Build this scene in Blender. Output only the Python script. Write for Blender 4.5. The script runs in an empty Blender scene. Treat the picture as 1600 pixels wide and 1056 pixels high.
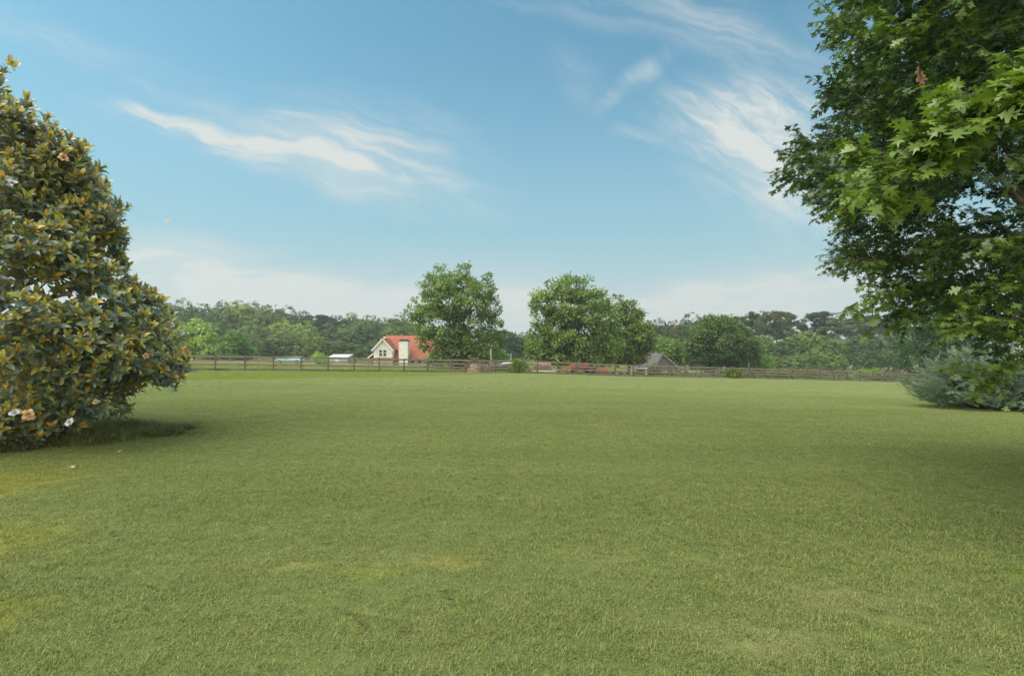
import bpy, math, random
import numpy as np
from mathutils import Vector
R = math.radians
S = bpy.context.scene
COL = S.collection
F = 888.9            # focal length in photo pixels (1600 wide), horizon row 540
EYE = 1.6
HOR = 540.0

# ------------------------------------------------------------------ terrain
def sstep(a, b, x):
    t = np.clip((np.asarray(x, float) - a) / (b - a), 0, 1)
    return t * t * (3 - 2 * t)

def gz(x, y):
    x = np.asarray(x, float); y = np.asarray(y, float)
    xr = np.clip(x, -70, 70); yr = np.clip(y, -20, 260)
    z = -(0.018 * xr + 0.0224 * yr) - 0.24 * sstep(0, 16, xr) - 0.0002 * np.clip(xr, 0, 60) ** 2
    z = z * (0.02 + 0.98 * sstep(2, 45, y))
    z -= 0.85 * np.exp(-(((x - 27) / 13) ** 2 + ((y - 97) / 13) ** 2))
    z += 0.035 * np.sin(x * 0.55 + y * 0.31) * np.sin(y * 0.43 - x * 0.12) * sstep(4, 14, y) * (1 - sstep(55, 70, y))
    z += 7.0 * sstep(190, 300, y)
    return z

def gzf(x, y): return float(gz(x, y))
def at(px, py, Y):                      # point seen at photo pixel (px,py) at distance Y
    return Vector(((px - 800) / F * Y, Y, EYE + (HOR - py) / F * Y))
def base(px, Y):
    x = (px - 800) / F * Y
    return Vector((x, Y, gzf(x, Y)))
def rowy(x, y): return HOR - F * (gzf(x, y) - EYE) / y

# ------------------------------------------------------------------ object helpers
def tag(o, label=None, cat=None, group=None, kind=None):
    if label: o['label'] = label
    if cat: o['category'] = cat
    if group: o['group'] = group
    if kind: o['kind'] = kind
    return o

def empty(name, loc, rz=0.0):
    o = bpy.data.objects.new(name, None); COL.objects.link(o)
    o.empty_display_size = 0.2
    o.location = loc; o.rotation_euler = (0, 0, rz)
    return o

def copy_tree(o, parent=None):
    c = o.copy(); COL.objects.link(c)
    if parent is not None: c.parent = parent
    for ch in list(o.children): copy_tree(ch, c)
    return c

def link_mesh(name, me, mats, parent=None, smooth=False):
    if not isinstance(mats, (list, tuple)): mats = [mats]
    for m in mats: me.materials.append(m)
    if smooth: me.polygons.foreach_set('use_smooth', [True] * len(me.polygons))
    o = bpy.data.objects.new(name, me); COL.objects.link(o)
    if parent is not None: o.parent = parent
    return o

class MB:
    """collects boxes, prisms, tubes in one mesh"""
    def __init__(s): s.v = []; s.f = []; s.m = []
    def add(s, vs, fs, mi=0):
        n = len(s.v); s.v += [tuple(p) for p in vs]
        s.f += [tuple(i + n for i in f) for f in fs]; s.m += [mi] * len(fs)
        return s
    def box(s, a, b, mi=0):
        x0, y0, z0 = a; x1, y1, z1 = b
        return s.add([(x0,y0,z0),(x1,y0,z0),(x1,y1,z0),(x0,y1,z0),(x0,y0,z1),(x1,y0,z1),(x1,y1,z1),(x0,y1,z1)],
              [(0,3,2,1),(4,5,6,7),(0,1,5,4),(1,2,6,5),(2,3,7,6),(3,0,4,7)], mi)
    def beam(s, p, q, w, h, up=(0,0,1), mi=0):
        p = Vector(p); q = Vector(q); d = (q - p).normalized(); up = Vector(up)
        sd = d.cross(up)
        if sd.length < 1e-4: sd = d.cross(Vector((0,1,0)))
        sd.normalize(); u = sd.cross(d).normalized()
        vs = []
        for c in (p, q):
            for a, b in ((-1,-1),(1,-1),(1,1),(-1,1)): vs.append(c + sd * (a*w/2) + u * (b*h/2))
        return s.add(vs, [(0,1,2,3),(7,6,5,4),(0,4,5,1),(1,5,6,2),(2,6,7,3),(3,7,4,0)], mi)
    def prism(s, poly, y0, y1, mi=0):           # poly in XZ, extruded along Y
        n = len(poly)
        vs = [(x, y0, z) for x, z in poly] + [(x, y1, z) for x, z in poly]
        fs = [tuple(range(n)), tuple(range(2*n-1, n-1, -1))] + [(i, i+n, (i+1) % n + n, (i+1) % n) for i in range(n)]
        return s.add(vs, fs, mi)
    def prismx(s, poly, x0, x1, mi=0):          # poly in YZ, extruded along X
        n = len(poly)
        vs = [(x0, y, z) for y, z in poly] + [(x1, y, z) for y, z in poly]
        fs = [tuple(range(n)), tuple(range(2*n-1, n-1, -1))] + [(i, i+n, (i+1) % n + n, (i+1) % n) for i in range(n)]
        return s.add(vs, fs, mi)
    def slab(s, quad, t, mi=0):                 # a quad given thickness along its normal
        q = [Vector(p) for p in quad]; n = (q[1]-q[0]).cross(q[2]-q[0]).normalized() * t
        vs = q + [p - n for p in q]; k = len(q)
        return s.add(vs, [tuple(range(k)), tuple(range(2*k-1, k-1, -1))] + [(i, i+k, (i+1)%k+k, (i+1)%k) for i in range(k)], mi)
    def tube(s, pts, rad, n=7, mi=0, cap=True):
        pts = [Vector(p) for p in pts]; rings = []
        ref = Vector((0.31, 0.17, 0.93))
        for i, p in enumerate(pts):
            d = (pts[min(i+1, len(pts)-1)] - pts[max(i-1, 0)]).normalized()
            a = d.cross(ref)
            if a.length < 0.05: a = d.cross(Vector((1,0,0)))
            a.normalize(); b = d.cross(a)
            rings.append([p + (a*math.cos(2*math.pi*k/n) + b*math.sin(2*math.pi*k/n)) * rad[i] for k in range(n)])
        vs = [v for r in rings for v in r]; fs = []
        for i in range(len(pts)-1):
            for k in range(n):
                k2 = (k+1) % n
                fs.append((i*n+k, i*n+k2, (i+1)*n+k2, (i+1)*n+k))
        if cap:
            fs.append(tuple(range(n-1, -1, -1))); fs.append(tuple((len(pts)-1)*n + k for k in range(n)))
        return s.add(vs, fs, mi)
    def lathe(s, prof, n=20, c=(0,0,0), axis='z', mi=0):
        vs = []; fs = []
        for r, h in prof:
            for k in range(n):
                a = 2*math.pi*k/n; p = (r*math.cos(a), r*math.sin(a), h)
                if axis == 'x': p = (p[2], p[0], p[1])
                if axis == 'y': p = (p[0], p[2], p[1])
                vs.append((p[0]+c[0], p[1]+c[1], p[2]+c[2]))
        for i in range(len(prof)-1):
            for k in range(n): fs.append((i*n+k, i*n+(k+1)%n, (i+1)*n+(k+1)%n, (i+1)*n+k))
        return s.add(vs, fs, mi)
    def build(s, name, mats, parent=None, smooth=False, bevel=0):
        me = bpy.data.meshes.new(name); me.from_pydata(s.v, [], s.f); me.update()
        o = link_mesh(name, me, mats, parent, smooth)
        me.polygons.foreach_set('material_index', s.m)
        if bevel:
            b = o.modifiers.new('bevel', 'BEVEL'); b.width = bevel; b.segments = 2; b.limit_method = 'ANGLE'
        return o

# ------------------------------------------------------------------ leaf clouds (numpy)
def frames(d, nrm):
    """rotation matrices whose Y column is d and whose Z column is close to nrm"""
    d = d / np.linalg.norm(d, axis=1, keepdims=True)
    x = np.cross(d, nrm); l = np.linalg.norm(x, axis=1, keepdims=True)
    bad = (l < 1e-4)[:, 0]; x[bad] = (1, 0, 0); l[bad] = 1
    x /= l; z = np.cross(x, d)
    return np.stack([x, d, z], axis=2)

def scatter_mesh(name, tmpl, pos, rot, scale, tint):
    tv, tf = tmpl; tv = np.asarray(tv, np.float32); tf = np.asarray(tf, np.int32)
    n, m = len(pos), len(tv); k = tf.shape[1]
    sc = scale if scale.ndim == 2 else scale[:, None]
    loc = tv[None, :, :] * sc[:, None, :]
    v = np.einsum('nij,nmj->nmi', rot, loc) + pos[:, None, :]
    f = (tf[None] + (np.arange(n, dtype=np.int32) * m)[:, None, None]).reshape(-1)
    nf = n * len(tf)
    me = bpy.data.meshes.new(name)
    me.vertices.add(n*m); me.vertices.foreach_set('co', v.astype(np.float32).reshape(-1))
    me.loops.add(nf*k); me.loops.foreach_set('vertex_index', f)
    me.polygons.add(nf); me.polygons.foreach_set('loop_start', np.arange(nf, dtype=np.int32) * k)
    try: me.polygons.foreach_set('loop_total', np.full(nf, k, np.int32))
    except Exception: pass
    at_ = me.attributes.new('tint', 'FLOAT', 'POINT')
    at_.data.foreach_set('value', np.repeat(tint.astype(np.float32), m))
    me.update(calc_edges=True); me.validate()
    return me

def t_diamond(w=0.3, fold=0.08):
    return [(0,0,0), (w, .5, fold), (0,1,-.05), (-w,.5,fold)], [(0,1,2,3)]
def t_blade_leaf(w=0.17):           # magnolia: broad ellipse, arched, folded on its midrib
    v = []; ys = [0, .22, .5, .78, 1.0]; zs = [0, .05, .05, -.0, -.12]
    for y, z in zip(ys, zs): v.append((0, y, z))
    for sgn in (1, -1):
        for y, ww, z in ((.22, .8, .09), (.5, 1.0, .10), (.78, .72, .04)): v.append((sgn*w*ww, y, z))
    f = []
    for b, flip in ((5, 0), (8, 1)):
        t = [(0, b, 1), (1, b, b+1), (1, b+1, 2), (2, b+1, b+2), (2, b+2, 3), (3, b+2, 4)]
        f += [(a, c, bb) if flip else (a, bb, c) for a, bb, c in t]
    return v, f
def t_oak():                         # lobed, bristle-pointed leaf
    v = [(0,0,0), (0,.20,.015), (0,.44,.02), (0,.70,.01), (0,.86,-.02), (0,1.06,-.08)]
    f = []
    for sg in (1, -1):
        o = len(v)
        v += [(sg*.05,.16,.02), (sg*.25,.33,.06), (sg*.075,.36,.03),
              (sg*.40,.63,.05), (sg*.42,.52,.05), (sg*.085,.64,.03), (sg*.27,.88,.0), (sg*.06,.82,-.01)]
        t = [(0,o,1), (o,o+1,o+2), (1,o,o+2), (1,o+2,2), (o+2,o+4,o+3), (o+2,o+3,o+5), (2,o+2,o+5), (2,o+5,3),
             (o+5,o+6,o+7), (3,o+5,o+7), (3,o+7,4), (4,o+7,5)]
        f += [(a,b,c) if sg > 0 else (a,c,b) for a,b,c in t]
    return v, f
def t_plume(n=26, w=0.018, spread=0.34, droop=0.1, seed=1):   # feathery juniper / cedar spray, tris
    r = random.Random(seed); v = []; f = []
    def tri(p, q, ww):
        d = Vector(q) - Vector(p); s = d.cross(Vector((r.uniform(-.6,.6), r.uniform(-.3,.3), 1))).normalized() * ww
        k = len(v); v.extend([tuple(Vector(p)+s), tuple(Vector(p)-s), tuple(q)]); f.append((k, k+1, k+2))
    tri((0,0,0), (0,1,-droop), w*1.2)
    for i in range(n):
        t = .08 + .9*i/n; a = r.uniform(0, 2*math.pi); L = spread*(1.0-.65*t)*r.uniform(.7,1.15)
        p = (0, t, -droop*t*t)
        q = (math.cos(a)*L*.75, t + L*.75, -droop*t*t + math.sin(a)*L*.55)
        tri(p, q, w)
        mid = [(p[j]+q[j])/2 for j in range(3)]
        for _ in range(2):
            q2 = (mid[0]+r.uniform(-.5,.5)*L, mid[1]+r.uniform(.2,.5)*L, mid[2]+r.uniform(-.4,.4)*L)
            tri(mid, q2, w*.8)
    return v, f
def t_needles(n=14, w=.03):        # pine tuft
    r = random.Random(3); v = []; f = []
    for i in range(n):
        d = Vector((r.gauss(0,1), r.gauss(.3,1), r.gauss(.35,.8))).normalized()
        s = d.cross(Vector((r.gauss(0,1), r.gauss(0,1), r.gauss(0,1)))).normalized() * w
        k = len(v); v.extend([tuple(s), tuple(-s), tuple(d*.55)]); f.append((k,k+1,k+2))
    return v, f

# ------------------------------------------------------------------ node helpers / materials
def new_mat(name):
    m = bpy.data.materials.new(name); m.use_nodes = True
    nt = m.node_tree; nt.nodes.clear()
    return m, nt
def N(nt, typ, **kw):
    n = nt.nodes.new(typ)
    for k, v in kw.items():
        if k.startswith('i_'): n.inputs[k[2:].replace('_', ' ')].default_value = v
        elif k.startswith('n_'): n.inputs[int(k[2:])].default_value = v
        else: setattr(n, k, v)
    return n
def L(nt, a, b): nt.links.new(a, b)
def math_n(nt, op, a, b=None, c=None, clamp=False):
    n = nt.nodes.new('ShaderNodeMath'); n.operation = op; n.use_clamp = clamp
    for i, x in enumerate((a, b, c)):
        if x is None: continue
        if isinstance(x, (int, float)): n.inputs[i].default_value = x
        else: nt.links.new(x, n.inputs[i])
    return n.outputs[0]
def mixc(nt, fac, a, b, mode='MIX'):
    n = nt.nodes.new('ShaderNodeMix'); n.data_type = 'RGBA'; n.blend_type = mode; n.clamp_factor = True
    for i, x in ((0, fac), (6, a), (7, b)):
        if isinstance(x, (int, float)): n.inputs[i].default_value = x
        elif isinstance(x, (tuple, list)): n.inputs[i].default_value = (*x[:3], 1)
        else: nt.links.new(x, n.inputs[i])
    return n.outputs[2]
def noise(nt, vec, scale, detail=3, rough=.55, dist=0.0):
    n = N(nt, 'ShaderNodeTexNoise'); n.inputs['Scale'].default_value = scale
    n.inputs['Detail'].default_value = detail; n.inputs['Roughness'].default_value = rough
    n.inputs['Distortion'].default_value = dist
    if vec is not None: L(nt, vec, n.inputs['Vector'])
    return n.outputs['Fac']
def maprange(nt, v, a, b, c=0.0, d=1.0, smooth=True):
    n = N(nt, 'ShaderNodeMapRange'); n.interpolation_type = 'SMOOTHSTEP' if smooth else 'LINEAR'
    L(nt, v, n.inputs[0])
    for i, x in zip((1,2,3,4), (a,b,c,d)): n.inputs[i].default_value = x
    return n.outputs[0]
def scaled(nt, vec, s):
    n = N(nt, 'ShaderNodeVectorMath', operation='MULTIPLY'); L(nt, vec, n.inputs[0]); n.inputs[1].default_value = s
    return n.outputs[0]

def leaf_mat(name, c1, c2, c3=None, back=None, trans=0.25, rough=0.5, spec=0.4, objcol=False, tcol=None):
    m, nt = new_mat(name)
    a = N(nt, 'ShaderNodeAttribute', attribute_name='tint')
    if c3 is None: col = mixc(nt, a.outputs['Fac'], c1, c2)
    else:
        col = mixc(nt, maprange(nt, a.outputs['Fac'], .22, .62), c1, c2); col = mixc(nt, maprange(nt, a.outputs['Fac'], .68, .98), col, c3)
    if objcol:
        oi = N(nt, 'ShaderNodeObjectInfo'); col = mixc(nt, 1.0, col, oi.outputs['Color'], 'MULTIPLY')
    tc = mixc(nt, 1.0, col, tcol or (1.5, 1.7, 0.7), 'MULTIPLY')
    if back is not None:
        g = N(nt, 'ShaderNodeNewGeometry')
        bk = mixc(nt, a.outputs['Fac'], back[0], back[1])
        col = mixc(nt, g.outputs['Backfacing'], col, bk)
    p = N(nt, 'ShaderNodeBsdfPrincipled'); L(nt, col, p.inputs['Base Color'])
    p.inputs['Roughness'].default_value = rough
    p.inputs['Specular IOR Level'].default_value = spec
    t = N(nt, 'ShaderNodeBsdfTranslucent'); L(nt, tc, t.inputs['Color'])
    mx = N(nt, 'ShaderNodeMixShader'); mx.inputs[0].default_value = trans
    L(nt, p.outputs[0], mx.inputs[1]); L(nt, t.outputs[0], mx.inputs[2])
    o = N(nt, 'ShaderNodeOutputMaterial'); L(nt, mx.outputs[0], o.inputs[0])
    return m

def solid(name, c1, c2=None, scale=4.0, rough=0.8, spec=0.3, bump=0.0, stretch=(1,1,1), metal=0.0):
    """noise-mottled surface"""
    m, nt = new_mat(name)
    tc = N(nt, 'ShaderNodeTexCoord')
    v = scaled(nt, tc.outputs['Object'], stretch)
    f = noise(nt, v, scale, 5, .6)
    f2 = maprange(nt, f, .3, .7)
    col = mixc(nt, f2, c1, c2 or tuple(x*.75 for x in c1))
    p = N(nt, 'ShaderNodeBsdfPrincipled'); L(nt, col, p.inputs['Base Color'])
    p.inputs['Roughness'].default_value = rough; p.inputs['Specular IOR Level'].default_value = spec
    p.inputs['Metallic'].default_value = metal
    if bump:
        b = N(nt, 'ShaderNodeBump'); b.inputs['Strength'].default_value = bump; b.inputs['Distance'].default_value = .02
        L(nt, f, b.inputs['Height']); L(nt, b.outputs[0], p.inputs['Normal'])
    o = N(nt, 'ShaderNodeOutputMaterial'); L(nt, p.outputs[0], o.inputs[0])
    return m

def banded(name, c1, c2, axis, freq, duty=.12, rough=.8, nz=.25):
    """courses of shingles / siding / standing seams: dark joint lines along one axis plus mottling"""
    m, nt = new_mat(name)
    tc = N(nt, 'ShaderNodeTexCoord'); sp = N(nt, 'ShaderNodeSeparateXYZ'); L(nt, tc.outputs['Object'], sp.inputs[0])
    fr = math_n(nt, 'FRACT', math_n(nt, 'MULTIPLY', sp.outputs[axis], freq))
    line = math_n(nt, 'LESS_THAN', fr, duty)
    nn = noise(nt, tc.outputs['Object'], 2.3, 5, .65)
    col = mixc(nt, maprange(nt, nn, .35, .7), c1, tuple(x*(1-nz) for x in c1))
    col = mixc(nt, line, col, c2)
    p = N(nt, 'ShaderNodeBsdfPrincipled'); L(nt, col, p.inputs['Base Color']); p.inputs['Roughness'].default_value = rough
    o = N(nt, 'ShaderNodeOutputMaterial'); L(nt, p.outputs[0], o.inputs[0])
    return m

M = {}
M['bark'] = solid('bark', (.11,.085,.06), (.05,.04,.03), 9, .9, .2, .6, (1,1,.25))
M['bark_grey'] = solid('bark_grey', (.20,.18,.155), (.10,.085,.07), 9, .9, .2, .5, (1,1,.25))
M['bark_pine'] = solid('bark_pine', (.30,.22,.16), (.17,.12,.085), 3, .9, .2, .3, (1,1,.4))
M['fence'] = solid('weathered_board', (.255,.215,.168), (.15,.125,.098), 3.0, .85, .2, .3, (.6,.6,3))
M['post'] = solid('weathered_post', (.175,.142,.108), (.095,.076,.058), 4.0, .9, .2, .3, (3,3,.6))
M['white'] = solid('white_trim', (.72,.71,.66), (.64,.63,.58), 2, .6)
M['siding'] = banded('cream_siding', (.74,.735,.64), (.56,.55,.47), 0, 3.3, .10)
M['siding_h'] = banded('cream_lap_siding', (.60,.59,.50), (.40,.39,.33), 2, 6.0, .12)
M['red_shingle'] = banded('red_shingle', (.35,.108,.058), (.26,.080,.042), 2, 7.0, .18, .85, .3)
M['grey_shingle'] = banded('grey_shingle', (.135,.125,.115), (.09,.085,.08), 2, 6.0, .18, .85, .3)
M['brick'] = banded('brick', (.33,.15,.10), (.40,.33,.28), 2, 9.0, .14, .85, .35)
M['glass'] = solid('window_glass', (.05,.06,.07), (.04,.05,.06), 1, .12, .6)
M['cap'] = solid('dark_metal_cap', (.06,.05,.09), (.05,.045,.07), 3, .5)
M['metal'] = solid('galvanised_roof', (.58,.58,.56), (.50,.50,.48), 2, .45, .5)
M['cap_grey'] = solid('grey_trim', (.22,.21,.20), (.18,.17,.16), 2, .7)
M['aqua'] = solid('aqua_paint', (.27,.46,.42), (.22,.40,.36), 1.2, .3, .5)
M['white_and_shine'] = solid('white_paint_and_shine', (.80,.83,.84), (.75,.79,.80), 1.2, .2, .6)
M['rubber'] = solid('tyre_rubber', (.02,.02,.02), (.03,.03,.03), 8, .85)
M['orange'] = solid('orange_paint', (.50,.11,.035), (.34,.09,.04), 2.5, .55, .4)
M['rust'] = solid('rusty_steel', (.20,.09,.05), (.09,.055,.04), 5, .8)
M['dark'] = solid('dark_steel', (.035,.032,.03), (.06,.05,.045), 5, .6)
M['plank'] = solid('grey_planks', (.23,.19,.145), (.15,.12,.09), 4, .9)
M['steel_grey'] = solid('grey_sheet', (.40,.40,.41), (.32,.32,.33), 3, .6)
M['dirt'] = solid('tan_dirt', (.33,.27,.155), (.25,.21,.11), .6, .95, .1)
M['asphalt'] = solid('worn_asphalt', (.17,.165,.155), (.13,.125,.12), .8, .9, .2)
M['twig'] = solid('dead_twigs', (.25,.19,.135), (.15,.11,.08), 6, .95, .1)
M['straw'] = solid('old_straw', (.24,.19,.12), (.15,.115,.07), 5, .95, .1, .5)
M['sand'] = solid('sand_heap', (.47,.36,.20), (.37,.28,.15), 3, .95, .1, .4)
M['blue'] = solid('blue_plastic', (.16,.22,.38), (.22,.28,.42), 3, .5)
M['petal'] = solid('white_petal', (.47,.47,.44), (.37,.37,.33), 12, .5)
M['petal_old'] = solid('faded_petal', (.46,.21,.09), (.38,.26,.14), 14, .6)
M['brown_leaf'] = solid('brown_leaf', (.085,.070,.035), (.05,.04,.02), 30, .8)
M['dead'] = solid('dead_oak_leaf', (.20,.115,.055), (.13,.075,.04), 20, .8)
M['pale_leaf'] = solid('pale_leaf', (.42,.40,.25), (.33,.30,.18), 30, .8)
M['bird'] = solid('bird_feather', (.50,.29,.13), (.58,.42,.26), 8, .7)

# foliage
M['oak'] = leaf_mat('oak_leaf', (.024,.054,.016), (.165,.235,.030), trans=.24, rough=.36, spec=.45)
M['magnolia'] = leaf_mat('magnolia_leaf', (.155,.205,.140), (.50,.47,.085), (.62,.38,.065), back=((.24,.19,.075),(.42,.30,.09)), trans=.22, rough=.30, spec=.75, tcol=(1.2,1.25,.6))
M['juniper'] = leaf_mat('juniper_needles', (.098,.148,.100), (.240,.310,.210), trans=.12, rough=.7, spec=.2)
M['pecan'] = leaf_mat('pecan_leaf', (.098,.146,.042), (.235,.305,.078), trans=.28, rough=.5, objcol=True)
M['far'] = leaf_mat('woodland_leaf', (.088,.125,.042), (.195,.240,.075), trans=.18, rough=.65, spec=.2, objcol=True)
M['needle'] = leaf_mat('pine_needle', (.090,.108,.062), (.155,.170,.092), trans=.10, rough=.7, spec=.2, objcol=True)

# ------------------------------------------------------------------ camera, light, sky
cam_d = bpy.data.cameras.new('camera'); cam = bpy.data.objects.new('camera', cam_d); COL.objects.link(cam)
cam.location = (0, 0, EYE); cam.rotation_euler = (R(90), 0, 0)
cam_d.sensor_width = 36; cam_d.lens = F * 36 / 1600; cam_d.shift_y = (HOR - 528) / 1600
cam_d.clip_start = .1; cam_d.clip_end = 5000
S.camera = cam

SUN_EL, SUN_AZ = 60.0, -98.0          # from behind the camera's left shoulder, high
sd = Vector((math.sin(R(SUN_AZ))*math.cos(R(SUN_EL)), math.cos(R(SUN_AZ))*math.cos(R(SUN_EL)), math.sin(R(SUN_EL))))
sun_d = bpy.data.lights.new('sun', 'SUN'); sun_d.energy = .9; sun_d.angle = R(45); sun_d.color = (1, .955, .88)
sun = bpy.data.objects.new('sun', sun_d); COL.objects.link(sun); sun.rotation_euler = (-sd).to_track_quat('-Z', 'Y').to_euler()
sun.location = sd * 300

def make_world():
    w = bpy.data.worlds.new('World'); S.world = w; w.use_nodes = True
    nt = w.node_tree; nt.nodes.clear()
    sky = N(nt, 'ShaderNodeTexSky'); sky.sky_type = 'NISHITA'; sky.sun_disc = False
    sky.sun_elevation = R(SUN_EL); sky.sun_rotation = R(SUN_AZ % 360); sky.air_density = 1.0; sky.dust_density = 1.2; sky.ozone_density = 1.0
    tint = mixc(nt, 1.0, sky.outputs[0], SKY_TINT, 'MULTIPLY')
    tc = N(nt, 'ShaderNodeTexCoord'); sp = N(nt, 'ShaderNodeSeparateXYZ'); L(nt, tc.outputs['Generated'], sp.inputs[0])
    ym = math_n(nt, 'MAXIMUM', sp.outputs[1], .03)
    u = math_n(nt, 'ADD', math_n(nt, 'MULTIPLY', math_n(nt, 'DIVIDE', sp.outputs[0], ym), 8.889), 8.0)
    v = math_n(nt, 'SUBTRACT', 5.4, math_n(nt, 'MULTIPLY', math_n(nt, 'DIVIDE', sp.outputs[2], ym), 8.889))
    cb = N(nt, 'ShaderNodeCombineXYZ'); L(nt, u, cb.inputs[0]); L(nt, v, cb.inputs[1])
    # gentle warp so no cloud keeps a clean outline
    wn = N(nt, 'ShaderNodeTexNoise'); wn.inputs['Scale'].default_value = .9; wn.inputs['Detail'].default_value = 4
    L(nt, cb.outputs[0], wn.inputs['Vector'])
    wv = N(nt, 'ShaderNodeVectorMath', operation='SUBTRACT'); L(nt, wn.outputs['Color'], wv.inputs[0]); wv.inputs[1].default_value = (.5,.5,.5)
    ws = N(nt, 'ShaderNodeVectorMath', operation='SCALE'); L(nt, wv.outputs[0], ws.inputs[0]); ws.inputs['Scale'].default_value = .55
    wa = N(nt, 'ShaderNodeVectorMath', operation='ADD'); L(nt, cb.outputs[0], wa.inputs[0]); L(nt, ws.outputs[0], wa.inputs[1])
    def streak(ang, sx, sy, sc, lo, hi):
        mp = N(nt, 'ShaderNodeMapping'); mp.vector_type = 'TEXTURE'
        mp.inputs['Rotation'].default_value = (0, 0, R(ang)); mp.inputs['Scale'].default_value = (sx, sy, 1)
        L(nt, wa.outputs[0], mp.inputs[0])
        return maprange(nt, noise(nt, mp.outputs[0], sc, 12, .66, .55), lo, hi)
    def blob(cx, cy, a, b, ang, warp=True):
        mp = N(nt, 'ShaderNodeMapping'); mp.vector_type = 'TEXTURE'
        mp.inputs['Location'].default_value = (cx, cy, 0); mp.inputs['Rotation'].default_value = (0, 0, R(ang)); mp.inputs['Scale'].default_value = (a, b, 1)
        L(nt, wa.outputs[0] if warp else cb.outputs[0], mp.inputs[0])
        ln = N(nt, 'ShaderNodeVectorMath', operation='LENGTH'); L(nt, mp.outputs[0], ln.inputs[0])
        return maprange(nt, ln.outputs['Value'], 1.0, 0.0)
    n15 = streak(16, 3.6, .42, 1.3, .38, .72); n30 = streak(32, 1.7, .45, 1.3, .36, .70); n0 = streak(3, 4, .8, .8, .35, .66)
    parts = []
    for (cx, cy, a, b, ang, k, nn) in CLOUDS:
        m = math_n(nt, 'MULTIPLY', blob(cx, cy, a, b, ang), k)
        if nn is not None: m = math_n(nt, 'MULTIPLY', m, math_n(nt, 'ADD', math_n(nt, 'MULTIPLY', {15:n15, 30:n30, 0:n0}[nn], .85), .15))
        parts.append(m)
    tot = parts[0]
    for p in parts[1:]: tot = math_n(nt, 'ADD', tot, p)
    # thin veil low over the horizon, all round
    el = sp.outputs[2]
    veil = math_n(nt, 'MULTIPLY', maprange(nt, el, .50, .0), VEIL)
    low = math_n(nt, 'MULTIPLY', maprange(nt, el, .20, .03), math_n(nt, 'ADD', math_n(nt, 'MULTIPLY', n0, .55), .50))
    tot = math_n(nt, 'MINIMUM', math_n(nt, 'ADD', tot, low), .97)
    tint = mixc(nt, veil, tint, VEIL_COL)
    col = mixc(nt, tot, tint, CLOUD_COL)
    # unseen bright cloud added behind and above the viewer as fill light
    sdv = N(nt, 'ShaderNodeVectorMath', operation='DOT_PRODUCT'); L(nt, tc.outputs['Generated'], sdv.inputs[0]); sdv.inputs[1].default_value = tuple(Vector((-.42, -.78, .46)).normalized())
    bk = math_n(nt, 'MULTIPLY', maprange(nt, sdv.outputs['Value'], -.05, .75), math_n(nt, 'ADD', math_n(nt, 'MULTIPLY', noise(nt, tc.outputs['Generated'], 3.0, 6, .6), .6), .5), clamp=True)
    bk = math_n(nt, 'MULTIPLY', bk, maprange(nt, sp.outputs[1], .15, -.15))
    col = mixc(nt, bk, col, FILL_CLOUD)
    bg = N(nt, 'ShaderNodeBackground'); bg.inputs['Strength'].default_value = SKY_STR
    L(nt, col, bg.inputs['Color'])
    o = N(nt, 'ShaderNodeOutputWorld'); L(nt, bg.outputs[0], o.inputs[0])

HAZE = 0.00055
SKY_STR = .05
SKY_TINT = (.54, .90, .80)
CLOUD_COL = (3.75, 3.98, 3.85)
VEIL = .92
FILL_CLOUD = (14.0, 13.8, 12.9)
VEIL_COL = (1.95, 2.95, 3.40)
CLOUDS = [  # centre u,v (hundreds of photo pixels), half length, half width, tilt, strength, grain
    (3.3, 2.10, 2.5, .26, 16, 1.0, 15), (5.0, 2.62, 2.0, .45, 14, .95, 15), (6.0, 2.4, 2.6, 1.15, 18, .85, 15), (4.0, 2.0, 3.2, .9, 12, .40, 15), (5.2, 2.5, 2.4, .8, 15, .25, None),
    (2.0, 1.75, 1.5, .3, 13, .45, 15), (1.2, .75, 3.2, .45, 20, .45, 15), (6.4, 3.0, 2.2, .35, 12, .45, 15),
    (11.9, 2.5, 2.3, 1.3, 32, 1.2, 30), (12.1, 2.5, 1.8, .9, 30, .35, None), (12.6, 3.05, 1.7, .6, 26, 1.1, 30), (11.8, 1.6, 1.9, .7, 6, .9, 30), (9.95, 1.25, 1.05, .26, -42, .6, 30),
    (9.95, 2.12, .60, .16, 6, .85, 15), (11.2, .45, 2.6, .7, 26, .60, 15), (9.0, 1.2, .9, .6, 50, .28, 30), (14, 1.2, 2.5, 1.5, 20, .4, 30), (9.0, .1, 2.2, .4, 14, .35, 15),
    (3.0, 4.3, 3.4, .85, 9, 1.5, 0), (5.2, 4.8, 3.2, .6, 4, 1.4, 0), (12.6, 4.5, 3.6, .85, -4, 1.2, 0), (8.3, 4.8, 2.8, .5, 0, 1.0, 0), (14.5, 3.6, 2.5, 1.0, 20, .6, 30),
]
make_world()
S.view_settings.view_transform = 'Standard'; S.view_settings.look = 'None'; S.view_settings.gamma = 1
S.view_settings.exposure = 1.95

# ------------------------------------------------------------------ ground, road, lawn
def grid_mesh(name, xs, ys, dz=0.0):
    X, Y = np.meshgrid(xs, ys); Z = gz(X, Y) + dz
    v = np.stack([X, Y, Z], -1).reshape(-1, 3); nx = len(xs); f = []
    for j in range(len(ys)-1):
        for i in range(nx-1): f.append((j*nx+i, j*nx+i+1, (j+1)*nx+i+1, (j+1)*nx+i))
    me = bpy.data.meshes.new(name); me.from_pydata(v.tolist(), [], f); me.update()
    return me

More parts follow.
